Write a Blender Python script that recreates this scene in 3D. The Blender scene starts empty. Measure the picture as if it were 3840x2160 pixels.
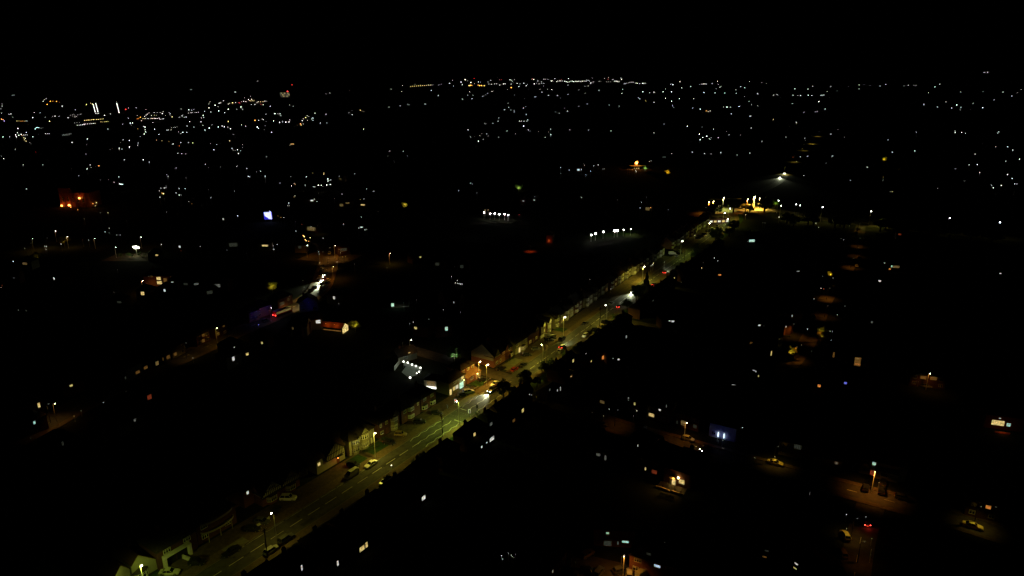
import bpy, math, random
from math import sin, cos, radians, hypot, atan2, degrees, pi, sqrt
from mathutils import Vector
random.seed(7)
SC = bpy.context.scene
COL = SC.collection

# ------------------------------------------------------------------ camera, sky, exposure
H = 112.0                                    # drone height above the street, metres
FPX = 2560.0                                 # focal length in pixels of a 3840 wide frame
PITCH = math.atan(790 / FPX)
cam = bpy.data.objects.new('camera', bpy.data.cameras.new('camera'))
COL.objects.link(cam)
cam.data.sensor_width = 36.0
cam.data.lens = 24.0
cam.data.clip_start = 1.0
cam.data.clip_end = 90000.0
cam.location = (0, 0, H)
cam.rotation_euler = (pi / 2 - PITCH, 0, 0)
SC.camera = cam
world = bpy.data.worlds.new('World'); SC.world = world
world.use_nodes = True
wn = world.node_tree.nodes
bg = wn['Background']
sky = wn.new('ShaderNodeTexSky')
sky.sky_type = 'NISHITA'; sky.sun_disc = False
sky.sun_elevation = radians(-12); sky.sun_rotation = radians(200)
world.node_tree.links.new(sky.outputs[0], bg.inputs[0])
bg.inputs[1].default_value = 0.01            # deep night
SC.view_settings.view_transform = 'Standard'
SC.view_settings.look = 'None'
SC.view_settings.exposure = 0.0
SC.view_settings.gamma = 1.0
SC.render.engine = 'CYCLES'
SC.cycles.use_adaptive_sampling = False
SC.cycles.use_denoising = True
SC.cycles.denoiser = 'OPENIMAGEDENOISE'
SC.cycles.denoising_input_passes = 'RGB_ALBEDO_NORMAL'
SC.cycles.denoising_prefilter = 'NONE'
SC.cycles.max_bounces = 3
SC.cycles.diffuse_bounces = 1
SC.cycles.glossy_bounces = 2
SC.cycles.sample_clamp_indirect = 0.6
SC.cycles.sample_clamp_direct = 0.0

# ------------------------------------------------------------------ survey helpers: a sight line of the drone to a place on the ground
SP, CP = sin(PITCH), cos(PITCH)
HILL0, HILLK = 11000.0, 250.0 / 6000.0       # far hills begin 11 km off and rise gently

def ray(x, y):
    u = (x - 1920) / FPX; v = (y - 1080) / FPX
    return u, CP - v * SP, -(SP + v * CP)

def G(x, y, z=0.0):
    u, f, d = ray(x, y)
    t = (z - H) / d
    return Vector((u * t, f * t, z))

def GF(x, y, z=0.0):
    """far places: flat plain, then the hill slope"""
    u, f, d = ray(x, y)
    if d < 0:
        t = (z - H) / d
        if f * t < HILL0: return Vector((u * t, f * t, z))
    t = (H - z + HILL0 * HILLK) / (f * HILLK - d)
    return Vector((u * t, f * t, H + d * t))

TILES = {'A': (0, 250, .37267), 'B': (960, 250, .37267), 'C': (1920, 250, .37267), 'D': (2880, 250, .37267),
         'E': (0, 750, .37267), 'F': (800, 750, .37267), 'Q': (0, 1190, .37267), 'H': (2880, 750, .37267),
         'I': (2200, 1000, .31056), 'J': (2100, 1400, .31056), 'K': (2700, 1250, .44255), 'L': (1100, 1750, .37267),
         'M': (1960, 1710, .31056), 'N': (2740, 1600, .3865), 'O': (3300, 1700, .31746),
         '1': (300, 1650, .352), '2': (900, 1450, .352), '3': (1200, 1250, .352), '4': (1600, 1200, .276),
         '5': (2000, 900, .276), '6': (2400, 700, .276), 'r3': (1280, 1560, .1656), 'r4': (1600, 1340, .1656),
         'r5': (1760, 1200, .17945), 'r6': (2040, 1120, .1518), '0': (0, 0, 1.0)}

def T(t, x, y):
    a = TILES[t]
    return a[0] + x * a[2], a[1] + y * a[2]

# the main road's centre line on the ground, metres
RP = [(-112, 70), (-67.7, 137), (-43.2, 173.8), (-19.8, 210.3), (6.8, 251.8), (27.4, 286.5), (43.2, 314), (64, 351),
      (91, 397), (116.3, 438.5), (141.5, 484), (167, 528), (181, 557), (187, 580), (190, 604)]
RS = [0.0]
for a, b in zip(RP, RP[1:]): RS.append(RS[-1] + hypot(b[0] - a[0], b[1] - a[1]))

def road_at(s, t=0.0, z=0.0):
    i = 0
    while i < len(RP) - 2 and s > RS[i + 1]: i += 1
    def d(j):
        a, b = RP[j], RP[j + 1]; L = hypot(b[0] - a[0], b[1] - a[1]); return (b[0] - a[0]) / L, (b[1] - a[1]) / L
    dx, dy = d(i); k = s - RS[i]
    x, y = RP[i][0] + dx * k, RP[i][1] + dy * k
    # blend the heading near the joints
    L = RS[i + 1] - RS[i]; f = k / L
    if f > .5 and i < len(RP) - 2:
        ex, ey = d(i + 1); w = min(1, (f - .5)); dx, dy = dx * (1 - w) + ex * w, dy * (1 - w) + ey * w
    elif f < .5 and i > 0:
        ex, ey = d(i - 1); w = min(1, (.5 - f)); dx, dy = dx * (1 - w) + ex * w, dy * (1 - w) + ey * w
    n = hypot(dx, dy); dx, dy = dx / n, dy / n
    return Vector((x + dy * t, y - dx * t, z)), atan2(dy, dx)

def ST(p):
    best = None
    for i, (a, b) in enumerate(zip(RP, RP[1:])):
        dx, dy = b[0] - a[0], b[1] - a[1]; L = hypot(dx, dy)
        k = ((p[0] - a[0]) * dx + (p[1] - a[1]) * dy) / L
        kc = max(0, min(L, k))
        d = hypot(p[0] - a[0] - dx * kc / L, p[1] - a[1] - dy * kc / L)
        t = ((p[0] - a[0]) * dy - (p[1] - a[1]) * dx) / L
        if best is None or d < best[0]: best = (d, RS[i] + k, t)
    return best[1], best[2]

# ------------------------------------------------------------------ materials
MATS = {}

def mat(name, col, rough=.85, spec=.25, noise=0.0, scale=1.0, bump=0.0, metal=0.0, emit=None, strength=0.0, sample=True, col2=None):
    if name in MATS: return MATS[name]
    m = bpy.data.materials.new(name); m.use_nodes = True
    nt = m.node_tree; p = nt.nodes['Principled BSDF']
    p.inputs['Base Color'].default_value = (*col, 1)
    p.inputs['Roughness'].default_value = rough
    p.inputs['Specular IOR Level'].default_value = spec
    p.inputs['Metallic'].default_value = metal
    if noise or bump:
        tc = nt.nodes.new('ShaderNodeTexCoord')
        nz = nt.nodes.new('ShaderNodeTexNoise'); nz.inputs['Scale'].default_value = scale
        nz.inputs['Detail'].default_value = 6; nz.inputs['Roughness'].default_value = .65
        nt.links.new(tc.outputs['Object'], nz.inputs['Vector'])
        if noise:
            rp = nt.nodes.new('ShaderNodeValToRGB')
            rp.color_ramp.elements[0].position = .3; rp.color_ramp.elements[1].position = .72
            c2 = col2 or tuple(c * (1 + noise) for c in col)
            rp.color_ramp.elements[0].color = (*[c * (1 - noise) for c in col], 1)
            rp.color_ramp.elements[1].color = (*c2, 1)
            nt.links.new(nz.outputs['Fac'], rp.inputs[0]); nt.links.new(rp.outputs[0], p.inputs['Base Color'])
        if bump:
            bp = nt.nodes.new('ShaderNodeBump'); bp.inputs['Strength'].default_value = bump
            nt.links.new(nz.outputs['Fac'], bp.inputs['Height']); nt.links.new(bp.outputs[0], p.inputs['Normal'])
    if emit:
        p.inputs['Emission Color'].default_value = (*emit, 1); p.inputs['Emission Strength'].default_value = strength
        if not sample: m.cycles.emission_sampling = 'NONE'
    MATS[name] = m
    return m

ASPH = mat('asphalt', (.062, .060, .05), .85, .25, .35, .6, .25)
ASPH2 = mat('asphalt_side_street', (.06, .05, .04), .85, .25, .35, .6, .25)
PAVE = mat('pavement', (.105, .075, .045), .9, .2, .35, 1.2, .2)
KERB = mat('kerb_stone', (.16, .15, .12), .9, .2, .25, 3)
PAINT = mat('road_paint', (.62, .62, .55), .7, .3, .25, 8)
EARTH = mat('earth', (.018, .02, .012), 1, .05, .5, .05)
LAWN = mat('lawn', (.022, .045, .012), 1, .05, .5, 1.5, .4)
FORE = mat('forecourt_paving', (.075, .055, .036), .9, .2, .4, .8, .2)
FORE2 = mat('pale_forecourt', (.16, .16, .09), .9, .2, .25, .8, .2)
BRICK = mat('brick', (.17, .07, .045), .9, .15, .35, 2.5, .3)
BRICK2 = mat('dark_brick', (.075, .034, .025), .9, .15, .35, 2.5, .3)
CREAM = mat('cream_render', (.25, .24, .17), .9, .15, .12, 1.5, .1)
WHITE = mat('white_render', (.55, .55, .5), .9, .15, .12, 1.5, .1)
PEBBLE = mat('pebbledash', (.27, .25, .18), .95, .1, .25, 6, .3)
DULL = mat('dull_render', (.13, .12, .085), .95, .1, .3, 4, .3)  # darker, duller render than the pebbledash
PLASTER = mat('white_plaster', (.74, .74, .66), .9, .15, .1, 2)
TILE = mat('roof_tile', (.035, .028, .024), .9, .15, .4, 2, .5)
TILE2 = mat('roof_tile_brown', (.06, .032, .022), .9, .15, .4, 2, .5)
UPVC = mat('white_frame', (.7, .7, .65), .5, .4)
TIMBER = mat('black_timber', (.012, .011, .01), .8, .2)
GLASS = mat('dark_glass', (.012, .013, .013), .08, .5)
DOORM = mat('door_paint', (.09, .03, .02), .5, .4)
STEEL = mat('galvanised_steel', (.34, .35, .33), .5, .5, .15, 4, 0, .3)
WOOD = mat('creosoted_wood', (.035, .026, .018), .9, .15, .4, 6)
BLACKP = mat('black_plastic', (.012, .012, .012), .6, .3)
TYRE = mat('tyre_rubber', (.012, .012, .012), .9, .1)
RIM = mat('alloy_rim', (.4, .4, .4), .35, .5, 0, 1, 0, .8)
BARK = mat('bark', (.05, .038, .026), .95, .1, .4, 5, .4)
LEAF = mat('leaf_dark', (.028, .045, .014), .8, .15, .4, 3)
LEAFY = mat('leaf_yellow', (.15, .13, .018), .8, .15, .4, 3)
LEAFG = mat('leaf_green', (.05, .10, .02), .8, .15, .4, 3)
HEDGE = mat('hedge_leaf', (.03, .045, .015), .85, .15, .4, 3)
STONE = mat('garden_wall_brick', (.15, .085, .055), .9, .15, .35, 3)
LAMPCOL = (1.0, .82, .085)
BROWN = (1.0, .36, .035)
OLIVE = (.80, 1.0, .11)
LITC = {'w': ((1, .97, .86), 1), 'y': ((1, .74, .26), 1), 'o': ((1, .32, .06), 1), 'r': ((1, .05, .05), 1), 'g': ((.62, 1, .74), 1),
        'b': ((.25, .25, 1), 1), 'k': ((1, .66, .22), .16), 'd': ((.9, .95, .8), .16), 'q': ((.8, .12, .04), .25), 'n': ((.7, .33, .07), .22),
        'x': ((.62, .7, .5), .045), 'c': ((.7, .9, 1), 1)}

def dot_mat(c, st=5.0):
    col, k = LITC[c]
    return mat('lamp_glow_%s_%.1f' % (c, st), (.8, .8, .8), emit=col, strength=st * k, sample=False)

def pane_mat(c):
    """a lit room behind curtains: uneven warm emission"""
    nm = 'lit_pane_' + c
    if nm in MATS: return MATS[nm]
    col, k = LITC[c]
    m = mat(nm, (.02, .02, .02), .2, .4, emit=col, strength=1.0 * k, sample=False)
    nt = m.node_tree; p = nt.nodes['Principled BSDF']
    tc = nt.nodes.new('ShaderNodeTexCoord'); nz = nt.nodes.new('ShaderNodeTexNoise'); nz.inputs['Scale'].default_value = 1.7
    mp = nt.nodes.new('ShaderNodeMapRange'); mp.inputs[1].default_value = .3; mp.inputs[2].default_value = .7
    mp.inputs[3].default_value = .3 * k; mp.inputs[4].default_value = 1.3 * k
    nt.links.new(tc.outputs['Object'], nz.inputs['Vector']); nt.links.new(nz.outputs['Fac'], mp.inputs[0])
    nt.links.new(mp.outputs[0], p.inputs['Emission Strength'])
    return m

# ------------------------------------------------------------------ mesh building
class MB:
    def __init__(s): s.v = []; s.f = []
    def quad(s, *p):
        n = len(s.v); s.v += [tuple(q) for q in p]; s.f.append(tuple(range(n, n + len(p)))); return s
    def box(s, x0, x1, y0, y1, z0, z1):
        n = len(s.v)
        s.v += [(x0, y0, z0), (x1, y0, z0), (x1, y1, z0), (x0, y1, z0), (x0, y0, z1), (x1, y0, z1), (x1, y1, z1), (x0, y1, z1)]
        for f in ((0, 3, 2, 1), (4, 5, 6, 7), (0, 1, 5, 4), (1, 2, 6, 5), (2, 3, 7, 6), (3, 0, 4, 7)): s.f.append(tuple(n + i for i in f))
        return s
    def slab(s, pts, th):
        """a plate: polygon with thickness along its normal"""
        p = [Vector(q) for q in pts]; nrm = (p[1] - p[0]).cross(p[2] - p[0]).normalized() * th
        n = len(s.v); k = len(p)
        s.v += [tuple(q) for q in p] + [tuple(q + nrm) for q in p]
        s.f.append(tuple(n + i for i in reversed(range(k)))); s.f.append(tuple(n + k + i for i in range(k)))
        for i in range(k):
            j = (i + 1) % k; s.f.append((n + i, n + j, n + k + j, n + k + i))
        return s
    def prism(s, prof, y0, y1):
        """x-z profile extruded along y"""
        n = len(s.v); k = len(prof)
        s.v += [(x, y0, z) for x, z in prof] + [(x, y1, z) for x, z in prof]
        s.f.append(tuple(n + i for i in range(k))); s.f.append(tuple(n + k + i for i in reversed(range(k))))
        for i in range(k):
            j = (i + 1) % k; s.f.append((n + j, n + i, n + k + i, n + k + j))
        return s
    def tube(s, p0, p1, r0, r1=None, seg=8, cap=True):
        r1 = r0 if r1 is None else r1
        a = Vector(p0); b = Vector(p1); d = (b - a).normalized()
        u = d.cross(Vector((0, 0, 1)) if abs(d.z) < .9 else Vector((1, 0, 0))).normalized(); w = d.cross(u)
        n = len(s.v)
        for c, r in ((a, r0), (b, r1)):
            for i in range(seg):
                q = 2 * pi * i / seg; s.v.append(tuple(c + u * (cos(q) * r) + w * (sin(q) * r)))
        for i in range(seg):
            j = (i + 1) % seg; s.f.append((n + i, n + j, n + seg + j, n + seg + i))
        if cap:
            s.f.append(tuple(n + i for i in reversed(range(seg)))); s.f.append(tuple(n + seg + i for i in range(seg)))
        return s
    def ball(s, c, r, seg=8, rings=5, sz=1.0):
        n = len(s.v); cx, cy, cz = c
        s.v.append((cx, cy, cz + r * sz))
        for i in range(1, rings):
            a = pi * i / rings
            for j in range(seg):
                b = 2 * pi * j / seg; s.v.append((cx + r * sin(a) * cos(b), cy + r * sin(a) * sin(b), cz + r * sz * cos(a)))
        s.v.append((cx, cy, cz - r * sz)); last = len(s.v) - 1
        for j in range(seg):
            k = (j + 1) % seg
            s.f.append((n, n + 1 + j, n + 1 + k)); s.f.append((last, last - seg + k, last - seg + j))
            for i in range(rings - 2):
                a = n + 1 + i * seg; s.f.append((a + j, a + seg + j, a + seg + k, a + k))
        return s
    def mesh(s, name, *mats):
        m = bpy.data.meshes.new(name); m.from_pydata(s.v, [], s.f); m.validate()
        for q in mats: m.materials.append(q)
        return m

def link(name, data, parent=None, loc=None, rz=0.0):
    o = bpy.data.objects.new(name, data); COL.objects.link(o)
    if parent is not None: o.parent = parent
    if loc is not None: o.location = loc
    if rz: o.rotation_euler = (0, 0, rz)
    return o

def part(name, mb, m, parent, loc=None): return link(name, mb.mesh(name, m), parent, loc)

def thing(name, label, cat, loc=(0, 0, 0), rz=0.0, group=None, data=None):
    o = link(name, data, None, loc, rz)
    o['label'] = label; o['category'] = cat
    if group: o['group'] = group
    return o

def struct(name, mb, m, kind='structure', parent=None):
    o = link(name, mb.mesh(name, m), parent)
    if parent is None: o['kind'] = kind
    return o

CACHE = {}
def cached(key, fn):
    if key not in CACHE: CACHE[key] = fn()
    return CACHE[key]

def lamp_light(parent, kind, loc, power, col=LAMPCOL, size=.15, cone=150, blend=.9, aim=None, name='lamp_light'):
    L = bpy.data.lights.new(name, kind); L.energy = power; L.color = col; L.shadow_soft_size = size
    if kind == 'SPOT': L.spot_size = radians(cone); L.spot_blend = blend
    o = link(name, L, parent, loc)
    if aim: o.rotation_euler = Vector(aim).to_track_quat('-Z', 'Y').to_euler()
    return o

# ------------------------------------------------------------------ the ground, far hills, roads
W2 = 32000
struct('ground', MB().quad((-W2, -3000, 0), (W2, -3000, 0), (W2, HILL0, 0), (-W2, HILL0, 0)), EARTH)
mb = MB(); zt = (17800 - HILL0) * HILLK; nh = 48
prev = None
for i in range(nh + 1):
    x = -W2 + 2 * W2 * i / nh; top = zt + 14 * sin(i * .9) + 9 * sin(i * 2.3)
    cur = ((x, HILL0, 0), (x, 17800, top), (x, 24000, top - 60))
    if prev:
        mb.quad(prev[0], cur[0], cur[1], prev[1]); mb.quad(prev[1], cur[1], cur[2], prev[2])
    prev = cur
struct('hills', mb, EARTH)

def offset_line(pts, t):
    out = []
    for i, p in enumerate(pts):
        a = pts[max(0, i - 1)]; b = pts[min(len(pts) - 1, i + 1)]
        dx, dy = b[0] - a[0], b[1] - a[1]; L = hypot(dx, dy); out.append((p[0] + dy / L * t, p[1] - dx / L * t))
    return out

def densify(pts, step=6.0):
    out = []
    for a, b in zip(pts, pts[1:]):
        n = max(1, int(hypot(b[0] - a[0], b[1] - a[1]) / step))
        for k in range(n): out.append((a[0] + (b[0] - a[0]) * k / n, a[1] + (b[1] - a[1]) * k / n))
    out.append(pts[-1])
    for _ in range(3):
        out = [out[0]] + [((p[0] + 2 * q[0] + r[0]) / 4, (p[1] + 2 * q[1] + r[1]) / 4) for p, q, r in zip(out, out[1:], out[2:])] + [out[-1]]
    return out

def strip(name, pts, t0, t1, z, m, z0=None, parent=None):
    a = offset_line(pts, t0); b = offset_line(pts, t1); mb = MB()
    for i in range(len(pts) - 1):
        mb.quad((*a[i], z), (*b[i], z), (*b[i + 1], z), (*a[i + 1], z))
        if z0 is not None:
            mb.quad((*a[i], z0), (*a[i], z), (*a[i + 1], z), (*a[i + 1], z0))
            mb.quad((*b[i], z), (*b[i], z0), (*b[i + 1], z0), (*b[i + 1], z))
    return struct(name, mb, m, parent=parent)

RL = [tuple(road_at(s)[0][:2]) for s in range(0, 620, 5)]
FAR_ROAD = [tuple(RL[-1])] + [tuple(G(*p)[:2]) for p in ((2728, 772), (2790, 742), (2870, 712), (2925, 682), (2950, 650), (2985, 600), (3025, 560), (3062, 520), (3090, 480))]
main_road = strip('main_road', RL, -3.65, 3.65, .02, ASPH)
SIDE = (205.5, 207.5)
# pavements with kerbs, broken where side streets join on
def pave(side, s0, s1):
    seg = [tuple(road_at(s0 + (s1 - s0) * k / max(1, int((s1 - s0) / 5)))[0][:2]) for k in range(max(1, int((s1 - s0) / 5)) + 1)]
    a, b = (-6.9, -3.8) if side < 0 else (3.8, 6.9)
    strip('pavement', seg, a, b, .13, PAVE, 0)
    a, b = (-3.8, -3.66) if side < 0 else (3.66, 3.8)
    strip('kerb', seg, a, b, .134, KERB, 0)
for s0, s1 in ((2, 201), (210.5, 430), (436, 600)): pave(-1, s0, s1)
for s0, s1 in ((2, 286), (294, 600)): pave(1, s0, s1)
strip('forecourt', [tuple(road_at(s)[0][:2]) for s in range(120, 201, 5)], -12.2, -6.9, .02, FORE)
strip('forecourt', [tuple(road_at(s)[0][:2]) for s in range(40, 121, 5)], -12.2, -6.9, .02, FORE)
strip('forecourt', [tuple(road_at(s)[0][:2]) for s in range(212, 427, 5)], -12.2, -6.9, .02, FORE)
strip('forecourt', [tuple(road_at(s)[0][:2]) for s in range(440, 600, 5)], -12.2, -6.9, .02, FORE)
strip('front_garden', [tuple(road_at(s)[0][:2]) for s in range(20, 601, 5)], 6.9, 10.2, .02, LAWN)

def pxline(ps, step=6): return densify([tuple(G(*p)[:2]) for p in ps], step)
# side street off the main road to the left, between the two semis
a = road_at(206)[0]; b = road_at(207)[0]
SS = [tuple(road_at(206, -3.66)[0][:2]), tuple(road_at(206.5, -12)[0][:2]), tuple(road_at(207.5, -26)[0][:2]), tuple(road_at(209, -60)[0][:2])]
strip('side_street', SS, -3.6, 3.6, .016, ASPH2)
SR2 = [tuple(road_at(290, 3.66)[0][:2]), tuple(road_at(289.5, 24)[0][:2]), tuple(road_at(288, 60)[0][:2])]
strip('side_street', SR2, -3.6, 3.6, .016, ASPH2)
strip('far_road', densify(FAR_ROAD, 14), -4.2, 4.2, .016, ASPH)
LEFT = pxline([(40, 1660), (180, 1590), (330, 1500), (450, 1440), (700, 1335), (900, 1240), (1040, 1182), (1100, 1150), (1165, 1120), (1200, 1085), (1215, 1045), (1228, 1000), (1236, 968), (1238, 945), (1215, 915), (1180, 895)])
left_road = strip('left_road', LEFT, -4.0, 4.0, .02, ASPH2)
strip('pavement', LEFT, -6.2, -4.0, .13, PAVE, 0); strip('pavement', LEFT, 4.0, 6.2, .13, PAVE, 0)
strip('junction', pxline([(1150, 958), (1190, 962), (1240, 966), (1290, 968), (1330, 972)]), -11, 11, .026, ASPH2)
BACK = pxline([(2080, 1515), (2180, 1552), (2300, 1600), (2420, 1630), (2540, 1660), (2640, 1690), (2760, 1725), (2900, 1765), (3060, 1800), (3220, 1850), (3330, 1880), (3460, 1905), (3640, 1960), (3840, 2030)])
strip('back_street', BACK, -3.4, 3.4, .02, ASPH2)
strip('pavement', BACK, -5.2, -3.4, .13, PAVE, 0); strip('pavement', BACK, 3.4, 5.2, .13, PAVE, 0)
SPUR = pxline([(3270, 1880), (3235, 1960), (3220, 2040), (3205, 2160), (3180, 2300)])
strip('spur_street', SPUR, -3.4, 3.4, .024, ASPH2)
CLOSE = pxline([(2080, 2110), (2200, 2150), (2300, 2155), (2420, 2190), (2560, 2240)])
strip('close_street', CLOSE, -5.5, 5.5, .02, ASPH2)
RIGHT = pxline([(2900, 1420), (2960, 1372), (3020, 1300), (3060, 1220), (3090, 1130), (3150, 1050), (3190, 990), (3212, 930), (3222, 880), (3228, 845)])
strip('receding_street', RIGHT, -3.6, 3.6, .02, ASPH2)
DUAL = pxline([(2760, 772), (2830, 768), (2930, 790), (3000, 812), (3090, 826), (3240, 843), (3560, 872), (3840, 900)], 15)
strip('ring_road', DUAL, -7, 7, .02, ASPH)
for n, ps, r in (('roundabout', (2706, 786), 17), ('roundabout', (2815, 772), 18)):
    c = G(*ps); mb = MB(); mb.quad(*[(c.x + r * 1.25 * cos(2 * pi * k / 28), c.y + r * 1.3 * sin(2 * pi * k / 28), .03) for k in range(28)])
    struct(n, mb, ASPH)
c = G(2690, 772); mb = MB(); mb.quad(*[(c.x + 12 * cos(2 * pi * k / 20), c.y + 11 * sin(2 * pi * k / 20), .036) for k in range(20)]); struct('paved_apron', mb, FORE)

# painted markings: every dash a piece of its own under the road
def dash_mesh(L, w):
    return cached(('dash', L, w), lambda: MB().quad((-L / 2, -w / 2, 0), (L / 2, -w / 2, 0), (L / 2, w / 2, 0), (-L / 2, w / 2, 0)).mesh('dash', PAINT))
def dash(name, parent, s, t, L, w=.15, z=.026, turn=0):
    p, a = road_at(s, t); return link(name, dash_mesh(L, w), parent, (p.x, p.y, z), a + turn)
for k in range(0, 96):
    s = 2 + k * 6.0
    if 147 < s < 194 or 200 < s < 212: continue
    dash('centre_dash', main_road, s + 2, 0, 4.0, .16)
for s0, s1 in ((148.5, 166.5), (176.5, 193.5)):
    n = int((s1 - s0) / 2)
    for t in (-3.2, 0, 3.2):
        for k in range(n):
            sg = 1 if k % 2 == 0 else -1; p, a = road_at(s0 + 1 + 2 * k, t)
            link('zigzag_stroke', dash_mesh(2.1, .16), main_road, (p.x, p.y, .026), a + sg * .27)
dash('stop_line', main_road, 167.6, 1.8, 3.0, .3, turn=pi / 2)
dash('stop_line', main_road, 175.4, -1.8, 3.0, .3, turn=pi / 2)
for s in (170.0, 173.0):
    for k in range(7): dash('crossing_stud', main_road, s, -3 + k, .14, .14)
for s in range(84, 128, 6): dash('edge_dash', main_road, s, -3.35, 5.4, .09)
for i in range(2, len(LEFT) - 2, 2):
    p, q = LEFT[i], LEFT[i + 1]
    link('centre_dash', dash_mesh(3.0, .14), left_road, (p[0], p[1], .026), atan2(q[1] - p[1], q[0] - p[0]))
rq = random.Random(5)
PATCH = [mat('tarmac_patch_dark', (.036, .035, .031), .9, .2, .3, 1.5, .2), mat('tarmac_patch_pale', (.085, .08, .066), .9, .2, .3, 1.5, .2)]
for k in range(34):
    s = rq.uniform(60, 520); L, w = rq.uniform(1.2, 9), rq.uniform(.5, 1.7); p, a = road_at(s, rq.uniform(-2.6, 2.6))
    mb = MB().quad((-L / 2, -w / 2, 0), (L / 2, -w / 2 * rq.uniform(.8, 1.1), 0), (L / 2, w / 2, 0), (-L / 2, w / 2 * rq.uniform(.8, 1.1), 0))
    link('tarmac_patch', mb.mesh('tarmac_patch', PATCH[k % 2]), main_road, (p.x, p.y, .0222 + .0001 * (k % 9)), a)
for k in range(22):
    p, a = road_at(66 + k * 20 + rq.uniform(-5, 5), rq.choice([-1.7, 1.6, -2.4]))
    link('manhole_cover', cached('manhole', lambda: MB().tube((0, 0, 0), (0, 0, .008), .36, .36, 14).mesh('manhole_cover', BLACKP)), main_road, (p.x, p.y, .0235))
spur_road = bpy.data.objects['spur_street']; back_road = bpy.data.objects['back_street']
for i in range(1, len(SPUR) - 2):
    p, q = SPUR[i], SPUR[i + 1]
    link('centre_dash', dash_mesh(3.0, .12), spur_road, (p[0], p[1], .03), atan2(q[1] - p[1], q[0] - p[0]))
for i, (p, q) in enumerate(zip(BACK, BACK[1:])):
    if p[0] > 84: link('centre_dash', dash_mesh(2.6, .12), back_road, (p[0], p[1], .026), atan2(q[1] - p[1], q[0] - p[0]))

# ------------------------------------------------------------------ builders: windows and houses
def frame_mesh(w, h, n, tr=True):
    def f():
        mb = MB(); b = .075
        mb.box(-w / 2, w / 2, -.09, 0, 0, b * 1.3); mb.box(-w / 2, w / 2, -.09, 0, h - b, h)
        for i in range(n + 1):
            x = -w / 2 + (w - b) * i / n
            mb.box(x, x + b, -.085, 0, b * 1.3, h - b)
        if tr and h > .9: mb.box(-w / 2 + b, w / 2 - b, -.08, 0, h * .68, h * .68 + .06)
        return mb.mesh('window', UPVC)
    return cached(('frame', round(w, 1), round(h, 1), n, tr), f)

def pane_mesh(w, h, c):
    m = GLASS if c == '-' else pane_mat(c)
    return cached(('pane', round(w, 1), round(h, 1), c), lambda: MB().box(-w / 2 + .04, w / 2 - .04, -.035, -.005, .04, h - .04).mesh('pane', m))

def window(parent, x, y, z, w, h, n=2, c='-', rz=0.0, name='window'):
    w, h = round(w, 1), round(h, 1)
    f = link(name, frame_mesh(w, h, n), parent, (x, y, z), rz)
    link('pane', pane_mesh(w, h, c), f)
    return f

def bay_meshes(w, dp, z0, h, n, curved):
    """bay outline points from left to right (x, y) with y negative outwards"""
    if curved: return [(-w / 2 * cos(pi * k / n), -dp * sin(pi * k / n)) for k in range(n + 1)]
    return [(-w / 2, 0), (-w / 2 + dp * .8, -dp), (w / 2 - dp * .8, -dp), (w / 2, 0)]

def bay(parent, x, z0, w=2.6, dp=.8, storeys=1, wallm=CREAM, codes='--', curved=True, roofm=TILE, base=.75, wh=1.35, sh=2.7, cap=True, nper=None):
    n = 6 if curved else 3
    pts = bay_meshes(w, dp, z0, wh, n, curved)
    bw = MB()
    top = z0
    for st in range(storeys):
        zb = z0 + st * sh
        ztop = zb + base + wh + .18
        prof = [(p[0], p[1]) for p in pts]
        for lo, hi in ((zb, zb + base), (zb + base + wh, zb + sh if st < storeys - 1 else ztop)):
            for a, b in zip(prof, prof[1:]):
                bw.slab([(a[0], a[1], lo), (b[0], b[1], lo), (b[0], b[1], hi), (a[0], a[1], hi)], .02)
        bw.quad(*[(p[0], p[1], zb + base) for p in prof])
        top = ztop
        fr = MB(); gl = MB(); c = codes[st] if st < len(codes) else '-'
        for a, b in zip(pts, pts[1:]):
            dx, dy = b[0] - a[0], b[1] - a[1]; L = hypot(dx, dy); ux, uy = dx / L, dy / L; nx, ny = uy, -ux
            def P(k, o, z): return (a[0] + ux * k + nx * o, a[1] + uy * k + ny * o, z)
            zb1 = zb + base; zb2 = zb1 + wh
            gl.quad(P(0, -.03, zb1), P(L, -.03, zb1), P(L, -.03, zb2), P(0, -.03, zb2))
            m = nper or max(1, round(L / .62))
            def bar(k0, k1, za, zc): fr.slab([P(k0, 0, za), P(k1, 0, za), P(k1, 0, zc), P(k0, 0, zc)], .05)
            bar(0, L, zb1, zb1 + .11); bar(0, L, zb2 - .1, zb2); bar(0, L, zb1 + wh * .66, zb1 + wh * .66 + .07)
            for i in range(m + 1):
                k = (L - .09) * i / m; bar(k, k + .09, zb1 + .11, zb2 - .1)
        f = link('bay_window', fr.mesh('bay_window', UPVC), parent, (x, 0, 0))
        link('pane', gl.mesh('pane', GLASS if c == '-' else pane_mat(c)), f)
    b = link('bay', bw.mesh('bay', wallm), parent, (x, 0, 0))
    if cap:
        rf = MB(); k = len(pts); n0 = 0
        ap = [(p[0] * 1.1, p[1] * 1.15 - .05, top) for p in pts]
        pk = (0, .05, top + .7)
        for a, c2 in zip(ap, ap[1:]): rf.quad(a, c2, pk)
        rf.quad(*reversed(ap))
        link('bay_roof', rf.mesh('bay_roof', roofm), parent, (x, 0, 0))

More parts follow.
